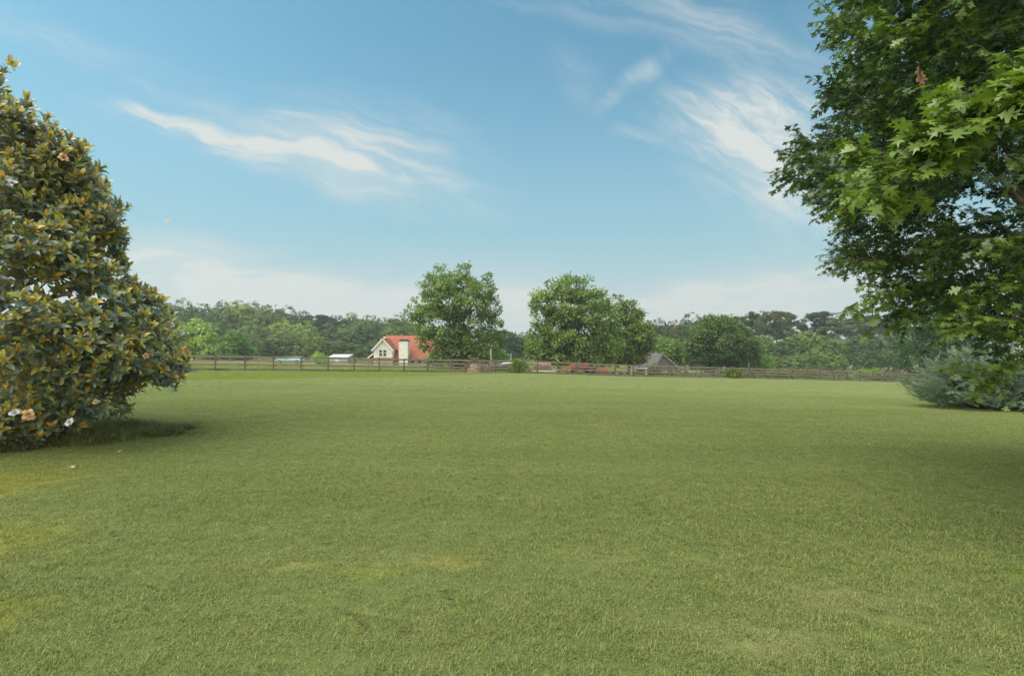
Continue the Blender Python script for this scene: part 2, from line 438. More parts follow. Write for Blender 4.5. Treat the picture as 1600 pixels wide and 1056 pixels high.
# the rougher, brighter strip between the mown lawn and the fence lies left of this line
MA, MB_ = np.array((-17.5, 28.5)), np.array((-2.0, 56.0))
def rough_side(x, y):       # >0 inside the rough strip
    d = MB_ - MA; n = np.array((-d[1], d[0])) / np.hypot(*d)
    return (np.asarray(x) - MA[0]) * n[0] + (np.asarray(y) - MA[1]) * n[1]

def ground_colour(nt, pos, mown, meadow, pale):
    """turf patches (dry spots, weeds, mower bands, uncut strip), painted far sheen and yellow cast"""
    sp = N(nt, 'ShaderNodeSeparateXYZ'); L(nt, pos, sp.inputs[0])
    fl = N(nt, 'ShaderNodeCombineXYZ'); L(nt, sp.outputs[0], fl.inputs[0]); L(nt, sp.outputs[1], fl.inputs[1])
    P = fl.outputs[0]
    big = maprange(nt, noise(nt, P, .22, 4, .6), .35, .68)
    mid = maprange(nt, noise(nt, P, 1.3, 4, .6), .35, .68)
    dry = maprange(nt, noise(nt, scaled(nt, P, (.5, 1.2, 1)), .55, 5, .65, .4), .60, .74)
    band = maprange(nt, noise(nt, scaled(nt, P, (.10, 1.0, 1)), .55, 4, .6, .5), .42, .60)
    col = mixc(nt, math_n(nt, 'MULTIPLY', big, .55), mown[0], mown[1])
    col = mixc(nt, math_n(nt, 'MULTIPLY', mid, .55), col, mown[2])
    col = mixc(nt, math_n(nt, 'MULTIPLY', band, .28), col, mown[3])
    col = mixc(nt, math_n(nt, 'MULTIPLY', dry, .38), col, mown[4])
    fine = maprange(nt, noise(nt, P, 7.5, 5, .7), .38, .66)
    col = mixc(nt, math_n(nt, 'MULTIPLY', fine, .45), col, mown[3])
    clov = maprange(nt, noise(nt, P, 2.6, 5, .75, .6), .60, .68)
    col = mixc(nt, math_n(nt, 'MULTIPLY', clov, .40), col, (.175,.225,.060))
    for (cx, cy, a, b, k, c, *rot) in PATCHES:
        mp = N(nt, 'ShaderNodeMapping'); mp.vector_type = 'TEXTURE'
        mp.inputs['Location'].default_value = (cx, cy, 0); mp.inputs['Scale'].default_value = (a, b, 1); mp.inputs['Rotation'].default_value = (0, 0, R(rot[0] if rot else 0))
        L(nt, P, mp.inputs[0]); ln = N(nt, 'ShaderNodeVectorMath', operation='LENGTH'); L(nt, mp.outputs[0], ln.inputs[0])
        e = maprange(nt, math_n(nt, 'ADD', ln.outputs['Value'], math_n(nt, 'MULTIPLY', noise(nt, P, 5.0, 5, .7), 2.0)), 1.85, 1.0)
        col = mixc(nt, math_n(nt, 'MULTIPLY', e, k), col, c)
    if pale: col = mixc(nt, math_n(nt, 'MULTIPLY', maprange(nt, sp.outputs[1], 5, 34), pale), col, (.345,.375,.185))  # grazing sheen of the far lawn painted in as paler turf
    # uncut strip and paddock
    d = MB_ - MA; n = np.array((-d[1], d[0])) / np.hypot(*d)
    s = math_n(nt, 'ADD', math_n(nt, 'MULTIPLY', sp.outputs[0], float(n[0])), math_n(nt, 'MULTIPLY', sp.outputs[1], float(n[1])))
    s = math_n(nt, 'SUBTRACT', s, float(MA @ n))
    s = math_n(nt, 'ADD', s, math_n(nt, 'MULTIPLY', noise(nt, P, .5, 3), 1.6))
    e = maprange(nt, s, .1, 1.9)
    md = mixc(nt, mid, meadow[0], meadow[1])
    return mixc(nt, e, col, md)
PATCHES = [(-.45, 4.2, .42, .24, .40, (.36,.29,.085)), (-1.0, 4.0, .45, .25, .38, (.24,.28,.045)), (-1.6, 4.15, .40, .18, .34, (.34,.29,.09)), (3.75, 4.0, .55, .35, .55, (.15,.22,.028)),
           (1.4, 3.1, .8, .35, .45, (.25,.24,.10)), (2.0, 3.6, .9, .5, .35, (.24,.22,.10)), (-6.0, 6.6, 1.5, 2.2, .62, (.27,.25,.035)),  # left-edge yellows paint a warm lens cast into the turf
           (-4.2, 4.6, .9, 1.0, .58, (.26,.25,.035)), (-3.1, 3.4, .5, .5, .5, (.25,.25,.035)), (1.8, 11.5, .9, .5, .5, (.26,.23,.09)), (17.5, 40, 3.5, 1.5, .3, (.26,.23,.10)), (-1.0, 52, 4, .8, .5, (.30,.24,.06)),
           (12.3, 27, 7, .30, .6, (.13,.155,.045), 118), (14.2, 27.5, 7, .28, .5, (.13,.155,.045), 116), (-6.6, 13.5, 3.2, .25, .55, (.13,.16,.045), 150), (-5.6, 14.2, 3.2, .22, .45, (.13,.16,.045), 152), (3, 17, 6, .35, .35, (.15,.18,.05), 8), (-4, 22, 8, .4, .35, (.15,.18,.05), -6), (8, 20, 7, .4, .35, (.15,.18,.05), 12)]
MOWN = ((.252,.288,.083), (.184,.220,.060), (.272,.300,.098), (.148,.186,.052), (.310,.284,.112))
MEADOW = ((.235,.290,.052), (.300,.335,.075))

def ground_mat(name, dark):
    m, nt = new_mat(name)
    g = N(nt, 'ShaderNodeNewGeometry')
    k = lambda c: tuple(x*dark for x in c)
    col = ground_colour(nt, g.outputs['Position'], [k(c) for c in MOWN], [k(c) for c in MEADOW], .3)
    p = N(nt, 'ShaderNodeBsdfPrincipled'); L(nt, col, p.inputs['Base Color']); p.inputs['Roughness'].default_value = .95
    p.inputs['Specular IOR Level'].default_value = .1
    b = N(nt, 'ShaderNodeBump'); b.inputs['Strength'].default_value = .8; b.inputs['Distance'].default_value = .05
    L(nt, noise(nt, g.outputs['Position'], 9, 6, .7), b.inputs['Height']); L(nt, b.outputs[0], p.inputs['Normal'])
    o = N(nt, 'ShaderNodeOutputMaterial'); L(nt, p.outputs[0], o.inputs[0])
    return m
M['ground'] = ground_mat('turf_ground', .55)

xs = np.concatenate([np.linspace(-420, -80, 24), np.linspace(-76, 76, 115), np.linspace(80, 420, 24)])
ys = np.concatenate([np.linspace(-60, 0, 13), np.linspace(1, 130, 110), np.linspace(134, 640, 60)])
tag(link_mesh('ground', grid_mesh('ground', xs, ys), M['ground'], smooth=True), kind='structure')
# country road and dirt verge beyond the left paddock
def strip(name, mat, x0, x1, yf, w, dz):
    n = 60; v = []; f = []
    for i in range(n+1):
        x = x0 + (x1-x0)*i/n; y = yf(x)
        for yy in (y, y+w): v.append((x, yy, gzf(x, yy) + dz))
    for i in range(n): f.append((2*i, 2*i+2, 2*i+3, 2*i+1))
    me = bpy.data.meshes.new(name); me.from_pydata(v, [], f); me.update()
    return tag(link_mesh(name, me, mat), kind='structure')
strip('dirt_verge', M['dirt'], -130, -6, lambda x: 103 + .05*x + .6*math.sin(x*.3), 9, .05)
strip('road', M['asphalt'], -150, -4, lambda x: 126 + .06*x, 8, .06)

# grass: blade patches set over the lawn, nobody could count them
def blade_patch(name, n, size, lo, hi, wid, mat, lean, seed, tuft=0):
    r = np.random.default_rng(seed)
    pos = np.zeros((n, 3)); pos[:, :2] = r.uniform(-size/2, size/2, (n, 2))
    h = r.uniform(lo, hi, n) * (0.75 + .25 * r.random(n))
    if tuft:                                            # turf grows in small tufts with thin spots between
        cc = r.uniform(-size/2, size/2, (int(tuft*size*size), 2)); rad = r.uniform(.03, .085, len(cc))
        dd = ((pos[:, None, :2] - cc[None])**2).sum(-1) / rad[None]**2
        g = np.exp(-dd).max(1); h = h * (.80 + .70*g); k = r.random(n) < .66 + .40*g
        pos, h = pos[k], h[k]; n = len(h)
    az = r.uniform(0, 2*np.pi, n); ln = r.uniform(.15, lean, n)
    up = np.stack([np.cos(az)*ln, np.sin(az)*ln, np.ones(n)], 1)
    tv = [(-1,0,0),(1,0,0),(.75,.55,.10),(-.75,.55,.10),(0,1,.42)]; tf = [(0,1,2),(0,2,3),(3,2,4)]
    face = np.stack([np.cos(az), np.sin(az), np.zeros(n)], 1)
    rot = frames(up, face)
    sc = np.stack([wid * r.uniform(.7, 1.2, n), h, h], 1)
    me = scatter_mesh(name, (tv, tf), pos, rot, sc, r.random(n))
    me.materials.append(mat)
    return bpy.data.objects.new(name, me)

def grass_mat(name, gain, straw, pale=0):
    m, nt = new_mat(name)
    g = N(nt, 'ShaderNodeNewGeometry'); a = N(nt, 'ShaderNodeAttribute', attribute_name='tint')
    k = lambda c: tuple(x*gain for x in c)
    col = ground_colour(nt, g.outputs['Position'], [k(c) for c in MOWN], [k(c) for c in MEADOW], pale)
    col = mixc(nt, 1.0, col, mixc(nt, a.outputs['Fac'], (.58,.60,.56), (1.42,1.40,1.36)), 'MULTIPLY')
    st = math_n(nt, 'GREATER_THAN', a.outputs['Fac'], 1 - straw)
    col = mixc(nt, math_n(nt, 'MULTIPLY', st, .75), col, (.33,.29,.15))
    p = N(nt, 'ShaderNodeBsdfPrincipled'); L(nt, col, p.inputs['Base Color']); p.inputs['Roughness'].default_value = .6
    p.inputs['Specular IOR Level'].default_value = .25
    t = N(nt, 'ShaderNodeBsdfTranslucent'); L(nt, mixc(nt, 1.0, col, (1.2,1.4,.7), 'MULTIPLY'), t.inputs['Color'])
    mx = N(nt, 'ShaderNodeMixShader'); mx.inputs[0].default_value = .25
    L(nt, p.outputs[0], mx.inputs[1]); L(nt, t.outputs[0], mx.inputs[2])
    o = N(nt, 'ShaderNodeOutputMaterial'); L(nt, mx.outputs[0], o.inputs[0])
    return m
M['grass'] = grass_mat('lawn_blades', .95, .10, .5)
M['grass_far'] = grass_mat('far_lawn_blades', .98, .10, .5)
M['weeds'] = leaf_mat('rank_weeds', (.075,.095,.030), (.215,.185,.075), trans=.2, rough=.7, spec=.2)
M['tall'] = grass_mat('tall_blades', .80, .22)

def instance_field(name, protos, pts, rotz, scl, label_kind='stuff'):
    pc = bpy.data.collections.new(name + '_patches')
    for p in protos: pc.objects.link(p)
    n = len(pts)
    me = bpy.data.meshes.new(name); me.vertices.add(n); me.vertices.foreach_set('co', np.asarray(pts, np.float32).reshape(-1))
    a = me.attributes.new('rz', 'FLOAT', 'POINT'); a.data.foreach_set('value', np.asarray(rotz, np.float32))
    a = me.attributes.new('scl', 'FLOAT_VECTOR', 'POINT'); a.data.foreach_set('vector', np.asarray(scl, np.float32).reshape(-1))
    a = me.attributes.new('pick', 'INT', 'POINT'); a.data.foreach_set('value', np.random.default_rng(5).integers(0, len(protos), n).astype(np.int32))
    o = bpy.data.objects.new(name, me); COL.objects.link(o); tag(o, kind=label_kind)
    ng = bpy.data.node_groups.new(name + '_nodes', 'GeometryNodeTree')
    ng.interface.new_socket('Geometry', in_out='INPUT', socket_type='NodeSocketGeometry')
    ng.interface.new_socket('Geometry', in_out='OUTPUT', socket_type='NodeSocketGeometry')
    gi = ng.nodes.new('NodeGroupInput'); go = ng.nodes.new('NodeGroupOutput')
    ci = ng.nodes.new('GeometryNodeCollectionInfo'); ci.inputs['Collection'].default_value = pc
    ci.inputs['Separate Children'].default_value = True; ci.inputs['Reset Children'].default_value = True
    ip = ng.nodes.new('GeometryNodeInstanceOnPoints'); ip.inputs['Pick Instance'].default_value = True
    def attr(nm, t):
        x = ng.nodes.new('GeometryNodeInputNamedAttribute'); x.data_type = t; x.inputs['Name'].default_value = nm
        return [s for s in x.outputs if s.enabled and s.name == 'Attribute'][0]
    cx = ng.nodes.new('ShaderNodeCombineXYZ'); ng.links.new(attr('rz', 'FLOAT'), cx.inputs[2])
    ng.links.new(gi.outputs[0], ip.inputs['Points']); ng.links.new(ci.outputs[0], ip.inputs['Instance'])
    ng.links.new(cx.outputs[0], ip.inputs['Rotation']); ng.links.new(attr('scl', 'FLOAT_VECTOR'), ip.inputs['Scale'])
    ng.links.new(attr('pick', 'INT'), ip.inputs['Instance Index'])
    ng.links.new(ip.outputs[0], go.inputs[0])
    md = o.modifiers.new('instances', 'NODES'); md.node_group = ng
    return o

FENCE_A = (-0.846, -0.311)
def fence_y(x): return 61.7 + 0.3676 * x       # the board fence runs along this line
rng = np.random.default_rng(11)
TS = .5
near = [blade_patch('lawn_patch', 5200, TS*1.35, .012, .034, .0018, M['grass'], 1.1, 40+i, 120) for i in range(5)]
gx, gy = np.meshgrid(np.arange(-46, 50, TS), np.arange(1.5, 80, TS)); gx = gx.ravel(); gy = gy.ravel()
keep = (np.abs(gx) < gy * .93 + 1.2) & (gy < fence_y(gx) - .4) & (gy < 26)
gx1, gy1 = gx[keep], gy[keep]
gx1 = gx1 + rng.uniform(-.12, .12, len(gx1)); gy1 = gy1 + rng.uniform(-.12, .12, len(gy1))
pts = np.stack([gx1, gy1, gz(gx1, gy1) - .004], 1)
hv = .9 + .35 * np.sin(gx1*.7 + gy1*.5) * np.sin(gy1*1.1 - gx1*.3) * .6 + rng.uniform(-.12, .12, len(gx1))
instance_field('lawn_grass', near, pts, rng.uniform(0, 6.283, len(gx1)), np.stack([np.ones_like(hv), np.ones_like(hv), hv], 1))
TS2 = 1.0
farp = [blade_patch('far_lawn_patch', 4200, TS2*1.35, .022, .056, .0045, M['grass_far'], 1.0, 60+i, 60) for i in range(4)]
gx, gy = np.meshgrid(np.arange(-46, 62, TS2), np.arange(25.5, 86, TS2)); gx = gx.ravel(); gy = gy.ravel()
keep = (np.abs(gx) < gy * .93 + 2) & (gy < fence_y(gx) - .4)
gx2, gy2 = gx[keep], gy[keep]
gx2 = gx2 + rng.uniform(-.25, .25, len(gx2)); gy2 = gy2 + rng.uniform(-.25, .25, len(gy2))
hs = np.where(rough_side(gx2, gy2) > 0, 1.9, 1.0) * (1 + .25*np.sin(gy2*1.3 + gx2*.15) + rng.uniform(-.15, .15, len(gx2)))
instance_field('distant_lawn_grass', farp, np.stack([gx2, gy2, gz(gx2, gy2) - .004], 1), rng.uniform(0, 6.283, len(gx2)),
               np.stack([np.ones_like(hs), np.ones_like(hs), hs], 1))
# long uncut grass round the magnolia's foot, and along the fence line
tall = [blade_patch('tall_patch', 260, .5, .12, .36, .004, M['tall'], .9, 80+i) for i in range(4)]
weeds = [blade_patch('weed_patch', 300, .5, .10, .40, .0055, M['weeds'], 1.1, 90+i) for i in range(4)]
q = []
for i in range(1500):
    a = rng.uniform(0, 2*math.pi); rr = math.sqrt(rng.uniform(0, 1))
    x = -9.6 + 3.4*rr*math.cos(a); y = 10.0 + 2.0*rr*math.sin(a) + .10*(x+9.3)
    q.append((x, y, gzf(x, y), 1.15 - .5*rr))
    if len(q) > 420: break
q = np.array(q)
instance_field('tall_grass', tall + weeds[:2], q[:, :3], rng.uniform(0, 6.28, len(q)), np.stack([np.ones(len(q)), np.ones(len(q)), q[:, 3]*rng.uniform(.6, 1.15, len(q))], 1))
q = []
for i in range(620):
    x = rng.uniform(-38, 58); y = fence_y(x) + rng.normal(0, .18)
    w = (.75 if x < -6 else .5)
    q.append((x, y, gzf(x, y), w*rng.uniform(.6, 1.3)))
q = np.array(q)
instance_field('fence_line_grass', weeds, q[:, :3], rng.uniform(0, 6.28, len(q)), np.stack([np.full(len(q), 1.3), np.full(len(q), 1.3), q[:, 3]], 1))
# paddock grass between the fence and the road
q = []
for i in range(2600):
    x = rng.uniform(-75, 60); y = fence_y(x) + .5 + abs(rng.normal(0, 22))
    if y > 124: continue
    q.append((x, y, gzf(x, y), rng.uniform(.5, 1.1)))
q = np.array(q)
instance_field('paddock_grass', tall, q[:, :3], rng.uniform(0, 6.28, len(q)), np.stack([np.full(len(q), 2.2), np.full(len(q), 2.2), q[:, 3]], 1))

# ------------------------------------------------------------------ tree crowns
def unit(r, n):
    d = r.normal(0, 1, (n, 3)); return d / np.linalg.norm(d, axis=1, keepdims=True)

def lobe_crown(name, lobes, ncl, per, leaf, clr, tmpl, mat, parent, seed, out=.55, shell=.55, flat=.7, droop=.15, tint_cl=.6, leafj=.3, tang=False):
    """clusters of leaves through a set of ellipsoid lobes; every cluster is a small bough of leaves"""
    r = np.random.default_rng(seed)
    lb = np.array([l if len(l) == 6 else (l[0], l[1], l[2], l[3], l[3], l[3]) for l in lobes], float)
    w = (lb[:, 3]*lb[:, 4] + lb[:, 3]*lb[:, 5]); w /= w.sum()
    idx = r.choice(len(lb), ncl, p=w); d = unit(r, ncl)
    rad = shell + (1-shell) * r.random(ncl) ** .7
    cc = lb[idx, :3] + d * rad[:, None] * lb[idx, 3:]
    ctr = lb[:, :3].mean(0)
    n = ncl * per; ci = np.repeat(np.arange(ncl), per)
    off = r.normal(0, 1, (n, 3)) * clr * np.array([1, 1, flat]) * np.repeat(r.uniform(.6, 1.3, ncl), per)[:, None] * .6
    pos = cc[ci] + off
    o_dir = cc[ci] - lb[idx[ci], :3]; o_dir /= np.linalg.norm(o_dir, axis=1, keepdims=True) + 1e-6
    o2 = off / (np.linalg.norm(off, axis=1, keepdims=True) + 1e-6)
    dr = o2*.7 + o_dir*.5 + unit(r, n)*.7; dr[:, 2] -= droop
    if tang: dr = np.cross(o_dir, unit(r, n)) + o_dir*.15; dr[:, 2] -= droop
    nr = o_dir*out + np.array([0, 0, .75]) + o2*.35 + unit(r, n)*.45
    rot = frames(dr, nr)
    sc = leaf * (1 + leafj*r.uniform(-1, 1, n))
    tint = np.clip(tint_cl*np.repeat(r.random(ncl), per) + (1-tint_cl)*r.random(n), 0, 1)
    me = scatter_mesh(name, tmpl, pos, rot, sc, tint)
    return link_mesh(name, me, mat, parent), cc

def limb_mesh(tb, foot, fork, targets, r0, seed, sag=.1):
    """trunk from foot to fork, then a tapered limb to every target"""
    rr = random.Random(seed); foot = Vector(foot); fork = Vector(fork)
    pts = [foot + (fork-foot)*t + Vector((rr.uniform(-1,1), rr.uniform(-1,1), 0))*r0*.25*(0 < t < 1) for t in (0, .08, .35, .7, 1)]
    tb.tube(pts, [r0*1.45, r0*1.05, r0*.92, r0*.82, r0*.75], 10)
    for t in targets:
        t = Vector(t); h = rr.uniform(.55, 1.0); s = foot.lerp(fork, h)
        mid = s.lerp(t, .5) + Vector((rr.uniform(-.1,.1), rr.uniform(-.1,.1), .12 + sag)) * (t-s).length*.6
        p = [s*(1-u)**2 + mid*2*u*(1-u) + t*u*u for u in (0, .2, .4, .6, .8, 1)]
        p = [a + Vector((rr.uniform(-1,1), rr.uniform(-1,1), rr.uniform(-1,1)))*.03*(t-s).length*(0 < i < 5) for i, a in enumerate(p)]
        rl = r0*rr.uniform(.32, .5)
        tb.tube(p, [rl, rl*.8, rl*.62, rl*.45, rl*.3, rl*.12], 6, cap=False)

def px_lobes(lst, px0, Y, zb, seed, depth=1.0):
    r = random.Random(seed); k = Y/F; out = []
    for (px, py, rp) in lst:
        out.append(((px-px0)*k, r.uniform(-1, 1)*depth, EYE + (HOR-py)*k - zb, rp*k, rp*k*1.05, rp*k))
    return out

def mid_tree(name, label, px0, Y, lst, mat, bark, seed, ncl, per, leaf, clr, objcol, depth, r0=.25, fork=.25, cat='tree', group=None, tm=None, **kw):
    b = base(px0, Y); t = empty(name, b); tag(t, label, cat, group)
    lobes = px_lobes(lst, px0, Y, b.z, seed, depth)
    c, cc = lobe_crown('crown', lobes, ncl, per, leaf, clr, tm or t_diamond(.32), mat, t, seed, **kw)
    c.color = (*objcol, 1)
    H = max(l[2]+l[5] for l in lobes); tb = MB()
    rr = random.Random(seed); tg = [cc[rr.randrange(len(cc))] for _ in range(26)]
    limb_mesh(tb, (0,0,-.15), (rr.uniform(-.2,.2), rr.uniform(-.2,.2), H*fork), tg, r0, seed)
    tb.build('trunk', bark, t, smooth=True)
    return t

PEC1 = [(700,437,24),(728,437,23),(755,450,22),(680,450,23),(668,475,22),(700,470,34),(735,475,36),(765,482,19),(650,487,14),(690,505,36),(740,510,38),(776,512,17),(664,512,16),(700,538,30),(745,540,34),(772,542,17),(683,547,12),(660,535,12),(690,552,18),(715,556,18),(742,554,18),(765,556,12),(725,530,26),(700,525,24)]
mid_tree('pecan_tree', 'tall loose-crowned green tree beside the red-roofed house', 714, 74, PEC1, M['pecan'], M['bark'], 3, 620, 46, .34, 0.45, (.96,1.0,.85), 1.6, .3, .30)
PEC2 = [(888,452,22),(910,454,20),(865,458,20),(845,473,17),(846,495,18),(885,482,32),(920,482,27),(941,462,13),(935,497,24),(870,512,28),(905,517,34),(880,542,28),(920,545,32),(850,540,24),(835,548,16),(945,530,24),(842,520,12),(950,552,20),(890,558,14),(915,560,14),(865,556,14),(930,556,14),(900,530,26)]
mid_tree('pecan_tree', 'broad bright green tree with the rounder, wider crown, standing over the orange machinery', 897, 72, PEC2, M['pecan'], M['bark'], 7, 660, 46, .34, 0.45, (1.05,1.08,.95), 1.6, .3, .25)
PEC3 = [(966,476,15),(985,490,17),(1000,492,10),(975,510,27),(995,525,22),(968,545,26),(1000,548,20),(1012,538,10),(985,552,20)]
mid_tree('pecan_tree', 'narrower olive green tree between the broad bright tree and the grey pyramid roof', 984, 80, PEC3, M['pecan'], M['bark'], 9, 330, 46, .34, 0.45, (.92,.92,.75), 1.4, .22, .3)
RND = [(1125,508,14),(1105,515,18),(1145,515,18),(1090,533,20),(1125,530,30),(1160,535,22),(1085,555,18),(1110,555,24),(1150,556,24),(1175,556,14)]
mid_tree('spreading_tree', 'dark rounded low-branched tree behind the fence, beyond the pyramid roof', 1128, 98, RND, M['pecan'], M['bark'], 12, 560, 44, .40, .62, (.62,.68,.66), 1.8, .28, .3)
mid_tree('green_tree', 'small pale green tree touching the slope of the grey pyramid roof', 1046, 106, [(1045,540,12),(1033,538,10),(1055,552,14),(1064,560,10),(1040,556,14)], M['pecan'], M['bark'], 14, 110, 30, .42, .6, (1.0,1.12,.95), .9, .14, .3)
WIL = [(300,512,13),(285,515,12),(318,520,13),(275,530,14),(300,535,20),(325,540,14),(290,548,14),(318,550,14),(338,550,8)]
mid_tree('willow_tree', 'pale yellow-green willow-like tree standing against the dark wood', 303, 122, WIL, M['pecan'], M['bark'], 15, 240, 32, .6, .8, (1.55,1.6,1.0), 1.5, .2, .3, droop=.7)
mid_tree('green_tree', 'fresh dark green pointed tree next to the pale willow', 367, 118, [(366,524,7),(360,535,12),(376,537,11),(352,548,12),(368,548,16),(385,550,10)], M['pecan'], M['bark'], 16, 170, 32, .5, .7, (.72,.98,.75), 1.2, .16, .3)
mid_tree('green_tree', 'small bright green conical tree behind the two thin poles', 780, 120, [(780,546,5),(778,553,9),(783,562,11),(774,566,10)], M['pecan'], M['bark'], 17, 90, 30, .45, .55, (.72,1.15,.85), .8, .12, .3)
mid_tree('round_bush', 'lime-yellow ball-shaped bush rising above the fence rails', 500.5, 98, [(500,556,8),(496,561,8),(506,561,8),(500,565,9)], M['pecan'], M['bark'], 18, 70, 30, .22, .35, (1.75,1.75,.9), .5, .05, .2, cat='bush')
mid_tree('shrub', 'light green shrub behind the brace of the tall fence post', 1186, 100, [(1180,562,8),(1193,565,10),(1172,567,8),(1200,568,8)], M['pecan'], M['bark'], 19, 80, 30, .3, .45, (.95,1.2,.8), .7, .06, .2, cat='bush')
mid_tree('shrub', 'straggly yellow-green shrub growing through the rails past the flat trailer', 811, 61.5, [(812,566,6),(806,572,7),(816,574,7),(810,579,8),(800,576,5)], M['pecan'], M['bark'], 20, 70, 26, .20, .32, (.95,.98,.62), .3, .04, .2, cat='bush')
mid_tree('shrub', 'olive tuft of weeds at the foot of the leaning brace', 1148, 71.5, [(1145,584,6),(1151,583,6),(1140,587,5),(1155,587,5)], M['pecan'], M['bark'], 21, 60, 26, .2, .3, (.80,.76,.42), .3, .03, .2, cat='bush')
mid_tree('shrub', 'flat pale green bush between the two fences by the dark conifer', 1358, 92, [(1352,583,6),(1366,582,6),(1342,585,6),(1374,585,5)], M['pecan'], M['bark'], 22, 70, 28, .25, .35, (1.1,1.3,.75), .5, .04, .2, cat='bush')
mid_tree('shrub', 'ivy-coloured scrub in front of the pyramid-roofed house', 1025, 75, [(1025,575,6),(1021,581,6),(1030,580,5)], M['pecan'], M['bark'], 23, 45, 26, .2, .3, (.9,1.0,.55), .3, .03, .2, cat='bush')
mid_tree('shrub', 'grey-green scrub tangled in the rails past the taller post', 1214, 76, [(1208,582,5),(1220,585,6),(1229,583,5),(1238,586,5)], M['pecan'], M['bark'], 24, 60, 26, .2, .32, (1.0,1.05,.7), .3, .03, .2, cat='bush')
mid_tree('shrub', 'leafy scrub half hiding the side of the red-roofed house', 676, 88, [(676,558,7),(684,562,8),(668,563,6),(690,566,6)], M['pecan'], M['bark'], 25, 70, 28, .25, .4, (1.05,1.1,.85), .5, .05, .2, cat='bush')

# dark conifer behind the fence end
CON = [(1468,485,22),(1440,500,26),(1480,508,40),(1425,528,24),(1455,538,32),(1505,530,40),(1412,555,22),(1440,560,26),(1480,560,34),(1520,560,34)]
mid_tree('conifer', 'dense dark conifer behind the end of the fence', 1470, 96, CON, M['pecan'], M['bark'], 31, 900, 30, .34, .62, (.33,.50,.30), 2.2, .3, .5, cat='tree', out=.3)

# ------------------------------------------------------------------ distant woods: prototypes, then a copy per tree
def proto(kind, seed):
    t = empty('woodland_tree' if kind != 'pine' else 'pine_tree', (0,0,0)); r = random.Random(seed); tb = MB()
    if kind == 'pine':
        lobes = [(0,0,.93,.11,.11,.05)] + [(r.uniform(-.13,.13), r.uniform(-.1,.1), r.uniform(.55,.92), r.uniform(.07,.13), r.uniform(.07,.12), r.uniform(.03,.06)) for _ in range(11)]
        lobes += [(r.uniform(-.1,.1), r.uniform(-.1,.1), r.uniform(.3,.55), .1, .1, .04) for _ in range(3)]
        c, cc = lobe_crown('crown', lobes, 150, 15, .042, .035, t_needles(12, .07), M['needle'], t, seed, flat=.6)
        tb.tube([(0,0,-.03),(.01,0,.3),(-.005,.01,.65),(0,0,.93)], [.017,.013,.010,.004], 7)
        for q in cc[::9]: tb.tube([(0,0,max(.25,q[2]-.06)), tuple(q)], [.005,.002], 4, cap=False)
        tb.build('trunk', M['bark_pine'], t, smooth=True)
    else:
        n = 13; lobes = []
        top = {'round': .84, 'tall': .86, 'wide': .76}[kind]; wd = {'round': .30, 'tall': .22, 'wide': .42}[kind]
        lobes.append((0,0,top,wd*.55,wd*.55,1-top))
        for i in range(n):
            a = 2*math.pi*i/n + r.uniform(-.3,.3); z = r.uniform(.28, .8); rad = wd*.62*math.sqrt(max(.12, 1-((z-.45)/.55)**2))
            rr_ = r.uniform(.15,.23)*(1.25 if kind == 'wide' else 1)
            lobes.append((math.cos(a)*rad, math.sin(a)*rad, z, rr_, rr_, rr_*.75))
        lobes.append((0,0,.35,wd*.8,wd*.8,.25)); lobes.append((0,0,.6,wd*.8,wd*.8,.24)); lobes.append((.02,0,top-.09,wd*.85,wd*.85,.2))
        c, cc = lobe_crown('crown', lobes, 520, 15, .030, .030, t_diamond(.40), M['far'], t, seed, out=1.3, shell=.86, droop=.2, tint_cl=.8, tang=True)
        limb_mesh(tb, (0,0,-.03), (0,0,.4), [cc[r.randrange(len(cc))] for _ in range(10)], .018, seed)
        tb.build('trunk', M['bark_grey'], t, smooth=True)
    return t
PROTO = {}
for i, k in enumerate(['round','round','tall','wide','wide','pine','pine','pine']):
    PROTO.setdefault(k, []).append([proto(k, 200+i), False])

def wood_tree(kind, i, px, top, wid, Y, tone, label, group, bottom=None):
    """one tree of the distant woods: crown top at photo row `top`, `wid` photo pixels across"""
    slot = PROTO[kind][i % len(PROTO[kind])]
    if slot[1]: t = copy_tree(slot[0])
    else: t = slot[0]; slot[1] = True
    b = base(px, Y); t.location = b
    h = EYE + (HOR-top)/F*Y - b.z; w = wid/F*Y / {'round': .66, 'tall': .5, 'wide': .95, 'pine': .40}[kind]
    t.scale = (w, w, h); t.rotation_euler = (0, 0, random.Random(px*7+int(top)).uniform(0, 6.28))
    j = random.Random(px*31+int(top)); q = j.uniform(.70, 1.28); w_ = j.uniform(.9, 1.12)
    for c in t.children: c.color = (tone[0]*q*w_, tone[1]*q, tone[2]*q/w_, 1)
    tag(t, label, 'tree', group)
    return t
G1, G2, G3, G4 = (.78,.90,.72), (1.08,1.15,.80), (.58,.68,.66), (.92,.92,.80)
LW, RW = 'trees of the wood behind the red-roofed house', 'trees of the wood past the pyramid roof'
ORD = ['first','second','third','fourth','fifth','sixth','seventh','eighth','ninth','tenth','eleventh','twelfth','thirteenth','fourteenth','fifteenth','sixteenth','seventeenth','eighteenth']
BACK = [(258,470,34,'tall',G3),(286,466,40,'round',G4),(316,472,38,'round',G3),(346,469,40,'round',G1),(372,466,38,'tall',G2),(396,470,40,'round',G1),(424,474,42,'round',G2),(450,477,38,'round',G1),(474,484,34,'round',G3),
        (502,490,30,'pine',G3),(524,491,40,'round',G3),(550,488,38,'round',G1),(578,491,42,'round',G3),(600,496,38,'round',G1),(622,490,40,'round',G2),(644,494,40,'round',G2)]
